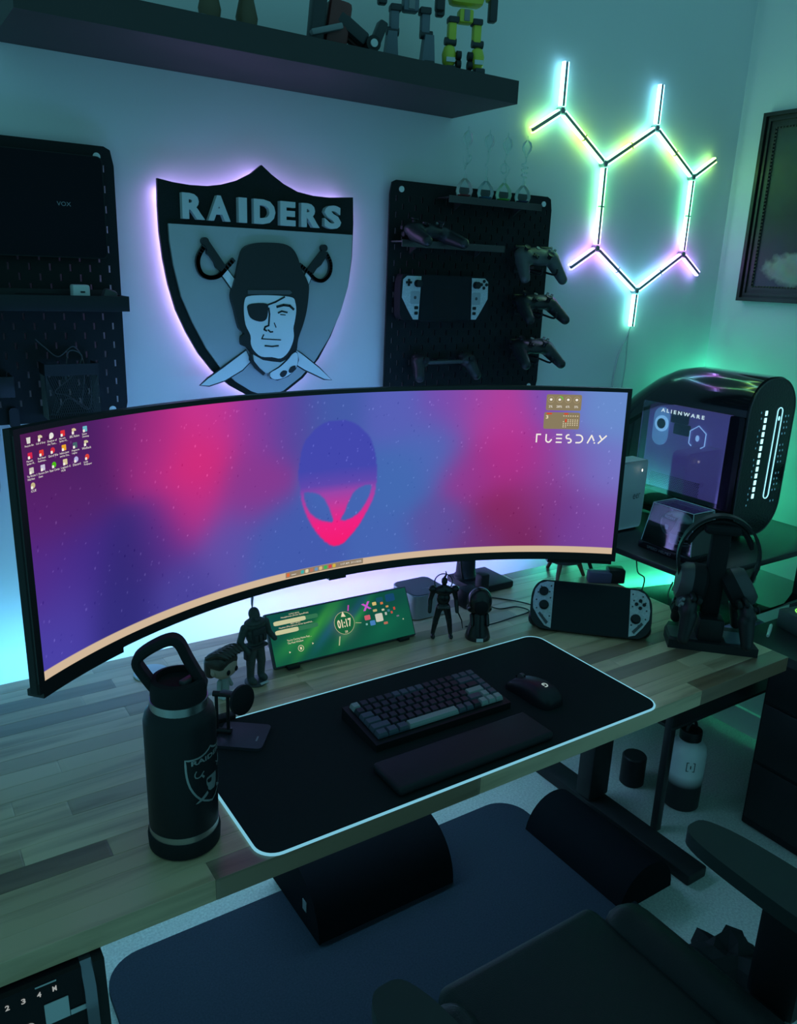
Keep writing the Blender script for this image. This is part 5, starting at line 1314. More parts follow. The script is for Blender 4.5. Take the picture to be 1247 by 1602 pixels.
for s in (-1, 1):
    MB().cap((s*0.007, 0, 0.006), (s*0.006, 0, 0.022), 0.0055, 0.0065).build('leg', mat('vinyl_trousers', (0.05, 0.06, 0.09), 0.5, noise=0.08), BH)
    MB().rbox((s*0.008, -0.003, 0.0035), (0.012, 0.019, 0.007), 0.003).build('shoe', M_LIGHT, BH)
    MB().cap((s*0.013, 0, 0.04), (s*0.02, -0.004, 0.022), 0.005, 0.0042).build('arm', M_SHIRT, BH)

M_MIL = mat('military_cloth', (0.055, 0.065, 0.06), 0.7, noise=0.35, nscale=120, bump=0.5, bscale=400)
M_MILD = mat('military_gear', (0.03, 0.033, 0.034), 0.6, noise=0.3, nscale=150)
SO = thing('soldier_figurine', 'hooded soldier action figure on a round base left of the second screen', 'figurine', (0.14, -0.414, DZ), (0, 0, 0.25), 'desk figurines')
MB().lathe([(0.022, 0), (0.024, 0.002), (0.024, 0.006), (0.022, 0.0075), (0, 0.0075)], (0, 0, 0), 28).build('base', M_DGREY, SO)
mb = MB(); mb.box((0.006, -0.0225, 0.0068), (0.02, 0.006, 0.0022)); mb.build('name_plate', M_LIGHT, SO, smooth=False)
b_ = MB()
for s in (-1, 1):
    b_.cap((s*0.014, 0.0, 0.018), (s*0.0145, -0.002, 0.05), 0.008, 0.0095); b_.cap((s*0.0145, -0.002, 0.05), (s*0.009, 0, 0.088), 0.010, 0.0125)
    b_.ell((s*0.0145, -0.007, 0.013), (0.0085, 0.015, 0.008), 12, 8)
b_.ell((0, 0, 0.092), (0.021, 0.014, 0.014)); b_.ell((0, 0, 0.118), (0.023, 0.016, 0.026)); b_.ell((0, 0, 0.138), (0.026, 0.015, 0.012))
b_.cap((-0.028, 0, 0.138), (-0.038, 0.002, 0.108), 0.0085, 0.0075); b_.cap((-0.038, 0.002, 0.108), (-0.028, -0.012, 0.086), 0.007, 0.006)
b_.cap((0.028, 0, 0.138), (0.036, 0.0, 0.112), 0.0085, 0.0075); b_.cap((0.036, 0, 0.112), (0.042, -0.014, 0.098), 0.007, 0.006)
b_.cap((0, 0, 0.138), (0, 0, 0.152), 0.009, 0.008); b_.ell((0, -0.001, 0.160), (0.0105, 0.012, 0.0135))
blob(b_, 'body', M_MIL, SO, 0.002, 2)
h_ = MB(); h_.ell((0, 0.003, 0.163), (0.0125, 0.012, 0.014)); h_.ell((0, 0.001, 0.144), (0.026, 0.017, 0.009)); h_.cap((0.02, 0, 0.142), (0.034, 0.002, 0.138), 0.007, 0.002); h_.cap((-0.02, 0, 0.142), (-0.034, 0.004, 0.126), 0.007, 0.004)
blob(h_, 'hood', M_MIL, SO, 0.002, 2)
MB().rbox((0, -0.013, 0.118), (0.034, 0.010, 0.032), 0.004).build('vest', M_MILD, SO)
for x in (-0.011, 0, 0.011): MB().rbox((x, -0.019, 0.113), (0.009, 0.006, 0.016), 0.002).build('pouch', M_MILD, SO)
MB().rbox((0, -0.011, 0.155), (0.014, 0.008, 0.009), 0.003).build('mask', M_DGREY, SO)
MB().rbox((0, -0.002, 0.092), (0.044, 0.03, 0.007), 0.002).build('belt', M_MILD, SO)
MB().rbox((-0.024, 0.0, 0.074), (0.006, 0.014, 0.022), 0.002).build('holster', M_MILD, SO)
tag(MB().tube([(0, 0, 0), (0.001, 0, 0.06), (0.0, 0, 0.075), (0.002, 0.0, 0.115), (0.003, 0, 0.15), (0.003, 0, 0.30)], [0.001, 0.001, 0.0028, 0.0042, 0.0012, 0.001], 10).build('hanging_cord', M_GREY, loc=(0.225, -0.20, DZ+0.012)), 'thin cord with a slim toggle rising behind the soldier figure', 'cord')

M_ARM = mat('armour_black', (0.022, 0.024, 0.026), 0.25, 0.4, noise=0.4, nscale=90)
AF = thing('armoured_figurine', 'black armoured warrior action figure with a ring behind its head', 'figurine', (0.632, -0.426, DZ), (0, 0, -0.5), 'desk figurines')
b_ = MB()
for s in (-1, 1):
    b_.cap((s*0.022, 0.0, 0.012), (s*0.017, -0.002, 0.045), 0.0055, 0.0075); b_.cap((s*0.017, -0.002, 0.045), (s*0.009, 0, 0.082), 0.0075, 0.0095)
    b_.ell((s*0.0225, -0.007, 0.006), (0.006, 0.013, 0.006), 12, 8)
    b_.cap((s*0.026, 0, 0.128), (s*0.032, 0.002, 0.102), 0.0075, 0.006); b_.cap((s*0.032, 0.002, 0.102), (s*0.034, -0.01, 0.074), 0.006, 0.005)
b_.ell((0, 0, 0.085), (0.016, 0.011, 0.012)); b_.ell((0, 0, 0.105), (0.017, 0.012, 0.02)); b_.ell((0, 0, 0.126), (0.023, 0.013, 0.014))
b_.cap((0, 0, 0.13), (0, 0, 0.144), 0.006, 0.0055); b_.ell((0, -0.001, 0.151), (0.008, 0.0095, 0.0105))
blob(b_, 'body', M_ARM, AF, 0.0018, 2)
for s in (-1, 1):
    MB().ell((s*0.028, 0, 0.13), (0.010, 0.010, 0.009), 10, 8).build('shoulder_plate', M_ARM, AF)
    MB().rbox((s*0.017, -0.009, 0.047), (0.011, 0.004, 0.014), 0.0015).build('knee_plate', M_ARM, AF)
MB().tube([(0.022*math.cos(a), 0.014, 0.142+0.022*math.sin(a)) for a in [2*PI*i/28 for i in range(28)]], 0.0016, 6, True).build('head_ring', M_DGREY, AF)
MB().tube([(0.0, 0.002, 0.158), (0.004, 0.0, 0.168), (0.002, 0, 0.176)], [0.003, 0.002, 0.001], 6).build('crest', M_ARM, AF)
MB().tube([(0.035, -0.012, 0.075), (0.045, -0.02, 0.055), (0.048, -0.024, 0.035)], [0.002, 0.0015, 0.0007], 6).build('dagger', M_ARM, AF)
MB().rbox((0, -0.008, 0.085), (0.03, 0.012, 0.006), 0.002).build('belt', M_DGREY, AF)

HF = thing('cloaked_figurine', 'dark glossy cloaked figurine with a rounded hood near the mat edge', 'figurine', (0.712, -0.47, DZ), (0, 0, -0.5), 'desk figurines')
M_CLK = mat('cloak_gloss', (0.014, 0.014, 0.016), 0.22, noise=0.1)
MB().lathe([(0.031, 0), (0.032, 0.004), (0.029, 0.016), (0.022, 0.04), (0.018, 0.06), (0.015, 0.068)], (0, 0, 0), 28).build('cloak', M_CLK, HF)
b_ = MB(); b_.ell((0, 0, 0.098), (0.031, 0.029, 0.036)); b_.ell((0, 0.004, 0.078), (0.033, 0.027, 0.014)); blob(b_, 'hood', M_CLK, HF, 0.003, 3)
MB().ell((0, -0.024, 0.090), (0.018, 0.009, 0.02), 14, 10).build('face_opening', M_BLACK_M, HF)
for s in (-1, 1): MB().cap((s*0.019, -0.004, 0.062), (s*0.02, -0.018, 0.042), 0.0055, 0.0045).build('arm', M_CLK, HF)
MB().rbox((0, -0.031, 0.006), (0.017, 0.003, 0.009), 0.001).build('front_plate', M_LIGHT, HF)

# ------------------------------------------------------------------ mini computer and plug
MP_ = thing('mini_computer', 'small silver mini computer with a dark top behind the figurines', 'computer', (0.68, -0.262, DZ))
MB().prism(rrect(0.115, 0.115, 0.02, 6), lambda a, b, t: (a, b, t), 0.004, 0.068).build('case', mat('anodised_silver', (0.42, 0.44, 0.47), 0.35, 0.6, noise=0.04), MP_)
MB().prism(rrect(0.108, 0.108, 0.018, 6), lambda a, b, t: (a, b, t), 0.068, 0.0705).build('top_plate', mat('top_grey', (0.10, 0.10, 0.115), 0.4, 0.2, noise=0.05), MP_)
MB().prism(rrect(0.095, 0.095, 0.02, 4), lambda a, b, t: (a, b, t), 0.0, 0.004).build('foot', M_BLACK, MP_, smooth=False)
MB().cyl((0.035, -0.0572, 0.03), (0.035, -0.0582, 0.03), 0.002, None, 12).build('power_light', M_BLACK, MP_)
MB().rbox((0, -0.02, 0.0708), (0.025, 0.002, 0.0006), 0.0002).build('maker_mark', M_GREY, MP_)
tag(MB().rbox((0, 0, 0.026), (0.05, 0.045, 0.052), 0.004).build('power_plug', M_BLACK, loc=(0.815, -0.30, DZ)), 'black power adapter block by the monitor arm base', 'adapter')
tag(MB().tube(smooth_path([(0.84, -0.30, DZ+0.02), (0.90, -0.285, DZ+0.003), (0.96, -0.36, DZ+0.003), (0.985, -0.43, DZ+0.003), (0.985, -0.47, DZ+0.03)]), 0.0018, 6).build('charging_cable', M_CABLE), 'thin black cable running to the handheld console', 'cable', 'black cables on the desk')
tag(MB().tube(smooth_path([(0.83, -0.32, DZ+0.02), (0.87, -0.36, DZ+0.003), (0.925, -0.375, DZ+0.003), (0.935, -0.415, DZ+0.003), (0.87, -0.425, DZ+0.003), (0.78, -0.43, DZ+0.003), (0.72, -0.41, DZ+0.003)]), 0.0018, 6).build('charging_cable', M_CABLE), 'black cable looping on the desk beside the cloaked figurine', 'cable', 'black cables on the desk')

# ------------------------------------------------------------------ wooden tripod bowl behind the monitor
TB = thing('tripod_speaker', 'round dark speaker on short wooden tripod legs behind the monitor', 'speaker', (1.225, -0.245, DZ))
M_TW = mat('tripod_wood', (0.20, 0.10, 0.06), 0.45, noise=0.2, nscale=40)
for a in (3.7, 5.6, 1.57):
    MB().cyl((0.065*math.cos(a), 0.065*math.sin(a), 0.0), (0.04*math.cos(a), 0.04*math.sin(a), 0.055), 0.005, 0.0085, 12).build('leg', M_TW, TB)
b_ = MB().lathe([(0.0, 0.036), (0.03, 0.038), (0.058, 0.05), (0.068, 0.075), (0.066, 0.12), (0.05, 0.15), (0.0, 0.16)], (0, 0, 0), 36).build('body', M_DGREY, TB)
MB().lathe([(0.0685, 0.07), (0.0695, 0.075), (0.0685, 0.08)], (0, 0, 0), 36).build('rim', M_BLACK, TB)

# ------------------------------------------------------------------ handheld console on the desk
def rel(w, h, sw, sh): return None
HG_ = thing('handheld_console', 'black handheld console with pale printed grips leaning on the desk', 'game console', (0.897+0.094*math.cos(-0.774), -0.54+0.094*math.sin(-0.774), 0.7485), (-0.62, 0, -0.774))
hz = 0.064
def hp2(a, b, t): return (a, t, hz+b)
ol = smooth2([(-0.152, 0.0), (-0.149, 0.035), (-0.132, 0.060), (-0.095, 0.066), (0.095, 0.066), (0.132, 0.060), (0.149, 0.035), (0.152, 0.0), (0.149, -0.035), (0.13, -0.058), (0.095, -0.064), (-0.095, -0.064), (-0.13, -0.058), (-0.149, -0.035)], 4)
MB().prism(ol, hp2, 0.0, 0.022).build('shell', M_BLACK, HG_)
for s in (-1, 1):
    g_ = MB(); g_.cap((s*0.125, 0.016, hz+0.03), (s*0.135, 0.022, hz-0.035), 0.018, 0.02); g_.build('grip', M_BLACK, HG_)
    pl = smooth2([(0.096, 0.062), (0.128, 0.056), (0.145, 0.034), (0.148, 0.0), (0.140, -0.018), (0.118, -0.054), (0.096, -0.06)], 3)
    pl = [(0.0965, 0.0615), (0.115, 0.061), (0.132, 0.054), (0.143, 0.038), (0.147, 0.01), (0.145, -0.012), (0.13, -0.035), (0.113, -0.055), (0.0965, -0.0605)]
    MB().prism([(s*a, b) for a, b in pl], hp2, 0.0, -0.0016).build('side_panel', M_PCB, HG_, smooth=False)
    sx, sz = (-0.118, -0.002) if s < 0 else (0.112, -0.014)
    MB().lathe([(0.0125, 0), (0.0125, 0.003), (0.008, 0.003), (0.008, 0.010), (0.0105, 0.012), (0.007, 0.012)], (sx, -0.0016, hz+sz), 20, rotx(PI/2)).build('thumbstick', M_BLACK, HG_)
    MB().prism([(s*0.104, -0.046), (s*0.109, -0.052), (s*0.131, -0.026), (s*0.127, -0.021)], hp2, -0.0016, -0.003).build('slot_button', M_DGREY, HG_, smooth=False)
    rr_ = random.Random(3+s)
    for (x, z) in ((0.103, 0.05), (0.106, 0.034), (0.135, 0.03), (0.138, 0.01), (0.103, 0.018), (0.136, -0.012), (0.12, -0.03), (0.102, -0.03), (0.128, 0.046)):
        MB().cyl((s*x, -0.0016, hz+z), (s*x, -0.0024, hz+z), 0.0022, None, 10).build('rivet', M_DGREY, HG_)
MB().lathe([(0.012, 0), (0.012, 0.003), (0.0, 0.0035)], (-0.121, -0.0016, hz+0.034), 20, rotx(PI/2)).build('direction_disc', M_BLACK, HG_)
for dx, dz in ((0.0095, 0), (-0.0095, 0), (0, 0.0095), (0, -0.0095)):
    MB().lathe([(0.0045, 0), (0.0045, 0.003), (0.003, 0.003), (0.003, 0.0015)], (0.122+dx, -0.0016, hz+0.025+dz), 14, rotx(PI/2)).build('face_button', M_BLACK, HG_)
MB().prism(rrect(0.191, 0.126, 0.003, 3), hp2, 0.0, -0.0014).build('screen', mat('dark_screen', (0.008, 0.012, 0.015), 0.35, noise=0.1, spec=0.2), HG_, smooth=False)
MB().box((0, 0.05, 0.05), (0.10, 0.003, 0.10), rotx(0.62+0.55)).build('kickstand', M_BLACK, HG_, smooth=False)

# ------------------------------------------------------------------ headset on its stand with two controllers
HS = thing('headset_stand', 'black headset stand with charging dock base at the right end', 'headset stand', (1.205, -0.775, DZ), (0, 0, -0.78))
MB().prism([(-0.098, -0.055), (0.112, -0.058), (0.108, -0.02), (0.09, 0.06), (-0.085, 0.062), (-0.1, 0.02)], lambda a, b, t: (a, b, t), 0.0, 0.022).build('base', M_METAL_K, HS, smooth=False)
MB().prism(rrect(0.07, 0.07, 0.006, 4, -0.058, -0.005), lambda a, b, t: (a, b, t), 0.022, 0.0245).build('dock_pad', M_DGREY, HS)
MB().prism(rrect(0.06, 0.07, 0.006, 4, 0.068, -0.005), lambda a, b, t: (a, b, t), 0.022, 0.0245).build('dock_pad', mat('pad_blue_grey', (0.10, 0.15, 0.18), 0.3, noise=0.1), HS)
MB().rbox((0, -0.015, 0.05), (0.06, 0.055, 0.06), 0.006).build('dock_block', M_BLACK, HS)
MB().rbox((0.0, 0.012, 0.165), (0.046, 0.026, 0.27), 0.008).build('post', M_BLACK_M, HS)
MB().rbox((0.0, 0.012, 0.298), (0.085, 0.05, 0.022), 0.010).build('cradle', M_BLACK_M, HS)
HP = thing('headset', 'black over-ear headset hanging on the stand at the right', 'headset', (1.205+0.008, -0.775+0.004, DZ), (0, 0, -0.78))
band = [(0.095*math.cos(a), 0.012, 0.222+0.108*math.sin(a)) for a in [PI*(-0.10)+PI*1.2*i/26 for i in range(27)]]
vs, fs = [], []
for i, p in enumerate(band):
    a = PI*(-0.10)+PI*1.2*i/26; nx_, nz_ = math.cos(a), math.sin(a); w = 0.013 if 5 < i < 21 else 0.010
    for (u, v) in ((-0.003, -w), (0.003, -w), (0.003, w), (-0.003, w)): vs.append((p[0]+nx_*u, p[1]+v, p[2]+nz_*u))
for i in range(26):
    for j in range(4): fs.append((4*i+j, 4*i+(j+1) % 4, 4*i+4+(j+1) % 4, 4*i+4+j))
fs += [(0, 1, 2, 3), tuple(4*26+j for j in (3, 2, 1, 0))]
MB().add(vs, fs).build('headband', M_BLACK, HP)
MB().tube([(0.078*math.cos(a), 0.012, 0.222+0.092*math.sin(a)) for a in [PI*0.1+PI*0.8*i/16 for i in range(17)]], [0.004]+[0.007]*15+[0.004], 8).build('band_pad', M_BLACK_M, HP)
for s in (-1, 1):
    ax = roty(s*PI/2-s*0.55) if s > 0 else roty(-PI/2+0.12)
    c = (s*0.058, 0.008, 0.150 if s < 0 else 0.150)
    MB().lathe([(0.0, 0.034), (0.038, 0.031), (0.050, 0.018), (0.052, 0.0)], c, 28, ax).build('ear_cup', M_DGREY, HP)
    MB().lathe([(0.052, 0.002), (0.054, -0.005), (0.052, -0.026), (0.042, -0.034), (0.026, -0.031), (0.024, -0.012)], c, 28, ax).build('ear_cushion', M_BLACK_M, HP)
    MB().rbox((s*0.090, 0.012, 0.19), (0.008, 0.018, 0.05), 0.003, roty(s*0.2)).build('yoke', M_BLACK, HP)
MB().tube(smooth_path([(-0.1, 0.0, 0.15), (-0.11, -0.02, 0.12), (-0.10, -0.05, 0.09)]), 0.002, 6).build('microphone_boom', M_BLACK, HP)
for sg, lab, px_ in ((-1, 'black game controller docked left of the headset stand post', -0.066), (1, 'black game controller docked right of the headset stand post', 0.074)):
    cm = Matrix(((0, 0, sg), (sg, 0, 0), (0, 1, 0)))
    rm = rotz(-0.78) @ roty(-sg*0.30) @ cm
    at = rotz(-0.78) @ Vector((px_, -0.012, 0.098))
    dup_ctl(lab, (1.205+at.x, -0.775+at.y, DZ+at.z), tuple(rm.to_euler()), M_CTLK, 'controllers on the headset stand')
# ------------------------------------------------------------------ side stand carrying the computer
ZT = 0.84
ST = thing('side_stand', 'black open shelf stand carrying the computer tower beside the desk', 'stand', (1.69, -0.34, 0))
X0, X1, Y0, Y1 = 1.337-1.69, 2.07-1.69, -0.632+0.34, -0.085+0.34
M_ST = mat('stand_black', (0.022, 0.022, 0.024), 0.3, noise=0.12)
MB().rbox(((X0+X1)/2, (Y0+Y1)/2, ZT-0.009), (X1-X0, Y1-Y0, 0.018), 0.003).build('top', M_ST, ST)
for z in (0.66, 0.36):
    MB().rbox(((X0+X1)/2, (Y0+Y1)/2, z-0.005), (X1-X0-0.04, Y1-Y0-0.03, 0.010), 0.002).build('shelf', pane_glass('smoked_glass', (0.25, 0.3, 0.3), 0.75) if z > 0.5 else M_ST, ST)
for (x, y, w, d) in ((X0+0.03, Y0+0.03, 0.024, 0.024), (X0+0.03, Y1-0.03, 0.024, 0.024), (X1-0.10, Y0+0.035, 0.062, 0.045), (X1-0.05, Y1-0.03, 0.024, 0.024)):
    MB().rbox((x, y, (ZT-0.018)/2), (w, d, ZT-0.018), 0.003).build('leg', M_ST, ST)
MB().tube(smooth_path([(X0+0.02, 0.14, ZT-0.02), (X0-0.005, 0.10, ZT-0.06), (X0+0.01, 0.06, ZT-0.16), (X0, 0.02, ZT-0.30)], 4), 0.006, 8).build('cable_strap', M_CABLE, ST)
MB().tube(smooth_path([(X0+0.10, 0.0, ZT-0.02), (X0+0.12, 0.0, ZT-0.10), (X0+0.16, 0.0, ZT-0.14), (X0+0.12, 0.0, ZT-0.25)], 5), 0.0022, 6).build('hanging_wire', M_CABLE, ST)
MB().tube(smooth_path([(X0+0.22, -0.1, ZT-0.02), (X0+0.22, -0.1, ZT-0.2), (X0+0.20, -0.1, ZT-0.4)], 5), 0.0022, 6).build('hanging_wire', M_CABLE, ST)
led_strip('stand_light_strip', 'green light strip along the rear edge of the side stand', 1.34, 2.04, -0.081, ZT-0.012, 0.010,
          [(1.3, (0.06, 0.75, 0.62)), (1.6, (0.05, 0.85, 0.42)), (2.1, (0.05, 0.85, 0.40))], K_STAND, n=20)
CL = thing('corner_lamp', 'slim green light bar added unseen behind the computer tower to light the walls', 'added light', (2.07, -0.05, 0), (0, 0, -PI/4))  # unseen light bar, added to throw green onto both walls
MB().lathe([(0.022, 0), (0.022, 0.008), (0.01, 0.014)], (0, 0, 0), 24).build('base', M_BLACK, CL)
MB().rbox((0, -0.006, 0.62), (0.018, 0.010, 1.22), 0.003).build('bar', M_BLACK, CL)
MB().box((0, 0.002, 0.98), (0.013, 0.004, 0.40)).build('diodes', emit('corner_lamp_glow', (0.05, 1.0, 0.50), K_CORNER), CL, smooth=False)
# computer tower
TW = thing('computer_tower', 'black rounded computer tower with lit oval front and glass side', 'computer', (1.790, -0.258, ZT))
W2, D2, HT = 0.118, 0.232, 0.512
def sect(w, h0, h1, r, n=10, notch=None):
    pts = []
    for (cx, cz, a0) in ((w-r, h1-r, 0), (-(w-r), h1-r, 90)):
        for i in range(n+1):
            a = math.radians(a0+90*i/n); pts.append((cx+r*math.cos(a), cz+r*math.sin(a)))
    if notch:
        pts += [(-w, notch[1]), (-w+0.022, notch[1]), (-w+0.022, notch[0]), (-w, notch[0])]
    for (cx, cz, a0) in ((-(w-r), h0+r, 180), (w-r, h0+r, 270)):
        for i in range(n+1):
            a = math.radians(a0+90*i/n); pts.append((cx+r*math.cos(a), cz+r*math.sin(a)))
    return pts
yf = lambda a, b, t: (a, t, b)
vs, fs = [], []; nsec = 0
YS = [-D2+0.004, 0.03, 0.09, 0.15, 0.20, D2]
for y, dh in zip(YS, (0, 0, 0.012, 0.04, 0.075, 0.10)):
    sc_ = sect(W2, 0.012, HT-dh, 0.104, 12, (0.10, 0.395-dh))
    nsec = len(sc_); vs += [(a, y, b) for a, b in sc_]
for i in range(len(YS)-1):
    for j in range(nsec): fs.append((i*nsec+j, i*nsec+(j+1) % nsec, (i+1)*nsec+(j+1) % nsec, (i+1)*nsec+j))
for k0 in (0, len(YS)-1):
    sc_ = [(vs[k0*nsec+j][0], vs[k0*nsec+j][2]) for j in range(nsec)]
    fs += [tuple(i+k0*nsec for i in t) for t in tessellate_polygon([[Vector((a, b, 0)) for a, b in sc_]])]
MB().add(vs, fs).build('chassis', mat('tower_gloss', (0.010, 0.011, 0.014), 0.10, noise=0.05, coat=0.5), TW, angle=30)
MB().prism(sect(W2*0.985, 0.016, HT-0.005, 0.104, 12), yf, -D2-0.004, -D2+0.004).build('front_face', mat('front_gloss', (0.012, 0.016, 0.018), 0.15, noise=0.4, nscale=140, bump=0.4, bscale=160), TW, angle=30)
MB().tube([(a, -D2-0.004, b) for a, b in sect(W2*0.985, 0.016, HT-0.005, 0.104, 12)], 0.0018, 6, True).build('front_edge', M_DGREY, TW)
MB().rbox((0, 0, 0.006), (0.15, 0.36, 0.014), 0.003).build('foot', M_BLACK, TW)
E_CY = emit('cyan_led', (0.45, 0.95, 1.0), 1.3); E_CY2 = emit('cyan_loop', (0.35, 0.85, 1.0), 1.1)
ey = -D2-0.005
loop = [(0.038+0.013*math.cos(math.radians(a)), ey, (0.405 if a < 180 else 0.145)+0.013*math.sin(math.radians(a))) for a in list(range(0, 181, 20))+list(range(180, 361, 20))]
MB().tube(loop, 0.0016, 6, True).build('light_loop', E_CY2, TW)
MB().ell((0.038, ey, 0.385), (0.0045, 0.002, 0.007), 12, 8).build('power_button', E_CY2, TW)
for k in range(13):
    z = 0.405-0.0215*k
    MB().rbox((-0.032, ey, z), (0.011, 0.002, 0.015), 0.0009).build('led', E_CY, TW)
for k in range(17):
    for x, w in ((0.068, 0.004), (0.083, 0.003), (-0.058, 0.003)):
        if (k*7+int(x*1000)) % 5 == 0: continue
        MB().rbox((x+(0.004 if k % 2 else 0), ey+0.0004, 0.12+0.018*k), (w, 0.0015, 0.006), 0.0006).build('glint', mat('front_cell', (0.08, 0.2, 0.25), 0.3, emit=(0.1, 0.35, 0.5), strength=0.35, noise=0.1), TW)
# interior seen through the side
xin = -W2+0.0215
sf = lambda a, b, t: (xin-t, a, b)
MB().prism(rrect(0.34, 0.290, 0.004, 2, -0.03, 0.248), sf, 0.0, 0.0008).build('interior_panel', mat('violet_lit_metal', (0.30, 0.27, 0.50), 0.35, noise=0.08, emit=(0.16, 0.13, 0.38), strength=0.28), TW, smooth=False)  # violet light reflected in the side is put into panel colour and glow
MB().prism(rrect(0.06, 0.125, 0.03, 6, 0.085, 0.315), sf, 0.0008, 0.006).build('cooler_block', mat('cooler_lit', (0.3, 0.45, 0.55), 0.3, emit=(0.18, 0.5, 0.65), strength=0.55, noise=0.15), TW)
MB().lathe([(0.017, 0.0), (0.026, 0.0), (0.026, 0.004), (0.017, 0.004)], (xin-0.006, 0.080, 0.325), 28, roty(-PI/2)).build('pump_ring', emit('pump_ring_glow', (0.35, 0.9, 1.0), 0.9), TW)
MB().lathe([(0.0, 0.0045), (0.017, 0.0045), (0.017, 0.0)], (xin-0.006, 0.080, 0.325), 20, roty(-PI/2)).build('pump_face', M_DGREY, TW)
hexp = [Vector((xin-0.004, -0.06+0.034*math.sin(a), 0.30+0.04*math.cos(a))) for a in [PI/3*i for i in range(6)]]
MB().tube([hexp[2]*0.65+hexp[3]*0.35]+[hexp[2], hexp[1], hexp[0], hexp[5], hexp[4]]+[hexp[4]*0.55+hexp[3]*0.45], 0.0017, 6).build('hexagon_mark', emit('hex_mark_glow', (0.4, 0.85, 1.0), 0.85), TW)
MB().ell((xin-0.004, -0.06, 0.30), (0.002, 0.007, 0.010), 12, 8).build('fan_hub', emit('hex_mark_glow', (0.4, 0.85, 1.0), 0.85), TW)
for (y0_, y1_, z0_, z1_) in ((0.045, -0.02, 0.335, 0.375), (0.03, -0.03, 0.30, 0.335)):
    MB().rbox((xin-0.006, (y0_+y1_)/2, (z0_+z1_)/2), (0.012, abs(y1_-y0_), z1_-z0_), 0.004).build('component', M_BLACK, TW)
mb = MB(); put_text(mb, 'A L I E N W A R E', 0.0, 0.0, 1.0, 1.0, lambda a, b: (-W2-0.0036, 0.075-0.165*a, 0.366+0.012*b), 0.03); mb.build('wordmark', emit('wordmark_glow', (0.55, 0.75, 0.85), 0.75), TW, smooth=False)
MB().prism(rrect(0.36, 0.292, 0.006, 3, -0.03, 0.248), lambda a, b, t: (-W2-t, a, b), 0.0, 0.003).build('side_glass', pane_glass('tower_glass', (0.72, 0.70, 0.9), 0.93), TW, smooth=False)
MB().prism(rrect(0.05, 0.292, 0.006, 3, -0.203, 0.248), lambda a, b, t: (-W2-t, a, b), -0.02, 0.003).build('side_frame', M_BLACK_G, TW, smooth=False)
mb = MB()
for i in range(30):
    for j in range(9):
        y = 0.10-0.0065*i+(0.00325 if j % 2 else 0); z = 0.112+0.0056*j
        mb.cyl((xin-0.0009, y, z), (xin-0.0016, y, z), 0.0021, None, 6)
vh = mb.build('vent_holes', M_BLACK_M, TW, smooth=False); vh['kind'] = 'stuff'

# white router tower
RT = thing('router', 'white curved router tower with a small status light beside the computer', 'router', (1.478, -0.235, ZT))
M_RT = mat('router_white', (0.66, 0.70, 0.72), 0.35, noise=0.02)
MB().prism(rrect(0.19, 0.222, 0.018, 6, 0, 0.117), lambda a, b, t: (a, t-0.02*(1-(a/0.095)**2), b), 0.0, 0.06).build('body', M_RT, RT)
MB().prism(rrect(0.17, 0.05, 0.01, 4, 0, 0.03), lambda a, b, t: (a, b, t), 0.0, 0.006).build('base', M_BLACK, RT)
yr = lambda a: -0.0205*(1-(a/0.095)**2)-0.0006
MB().ell((0.052, yr(0.052), 0.198), (0.0025, 0.0012, 0.0045), 10, 8).build('status_light', emit('router_light', (1, 0.95, 0.8), 2.0), RT)
mb = MB(); put_text(mb, 'eer', 0.016, 0.108, 0.058, 0.124, lambda a, b: (a, yr(a)-0.0004, b)); mb.build('wordmark', M_DGREY, RT, smooth=False)

# helmet display case
HC_ = thing('helmet_display_case', 'clear acrylic case holding a miniature football helmet', 'display case', (1.472, -0.462, ZT))
cw, cd = 0.118, 0.178
MB().rbox((0, 0, 0.011), (cw+0.012, cd+0.012, 0.022), 0.003).build('plinth', M_BLACK_G, HC_)
M_ACC = pane_glass('case_acrylic', (0.86, 0.93, 0.95), 0.90)
tpw = 0.80
def cpt(sx, sy, z): 
    k = 1-(1-tpw)*(z-0.022)/0.118
    return Vector((sx*cw/2*k, sy*cd/2*k, z))
for (p, q) in (((-1, -1), (-1, 1)), ((1, -1), (1, 1)), ((-1, -1), (1, -1)), ((-1, 1), (1, 1))):
    a, b, c, d = cpt(*p, 0.022), cpt(*q, 0.022), cpt(*q, 0.14), cpt(*p, 0.14); nrm = (b-a).cross(d-a).normalized()*0.002
    MB().add([a, b, c, d, a+nrm, b+nrm, c+nrm, d+nrm], [(0, 1, 2, 3), (7, 6, 5, 4), (0, 4, 5, 1), (1, 5, 6, 2), (2, 6, 7, 3), (3, 7, 4, 0)]).build('pane', M_ACC, HC_, smooth=False)
a, b, c, d = cpt(-1, -1, .14), cpt(1, -1, .14), cpt(1, 1, .14), cpt(-1, 1, .14); up_ = Vector((0, 0, 0.003))
MB().add([a, b, c, d, a+up_, b+up_, c+up_, d+up_], [(0, 1, 2, 3), (7, 6, 5, 4), (0, 4, 5, 1), (1, 5, 6, 2), (2, 6, 7, 3), (3, 7, 4, 0)]).build('pane', M_ACC, HC_, smooth=False)
M_EDGE = mat('acrylic_edge', (0.5, 0.6, 0.65), 0.15, noise=0.05)
for (sx, sy) in ((-1, -1), (-1, 1), (1, -1), (1, 1)): MB().tube([cpt(sx, sy, 0.022), cpt(sx, sy, 0.143)], 0.0012, 6).build('edge', M_EDGE, HC_)
for (p, q) in (((-1, -1), (-1, 1)), ((-1, -1), (1, -1)), ((1, -1), (1, 1)), ((-1, 1), (1, 1))): MB().tube([cpt(*p, 0.143), cpt(*q, 0.143)], 0.0012, 6).build('edge', M_EDGE, HC_)
pl = lambda a, b: (-cw/2-0.0066, -a, b)
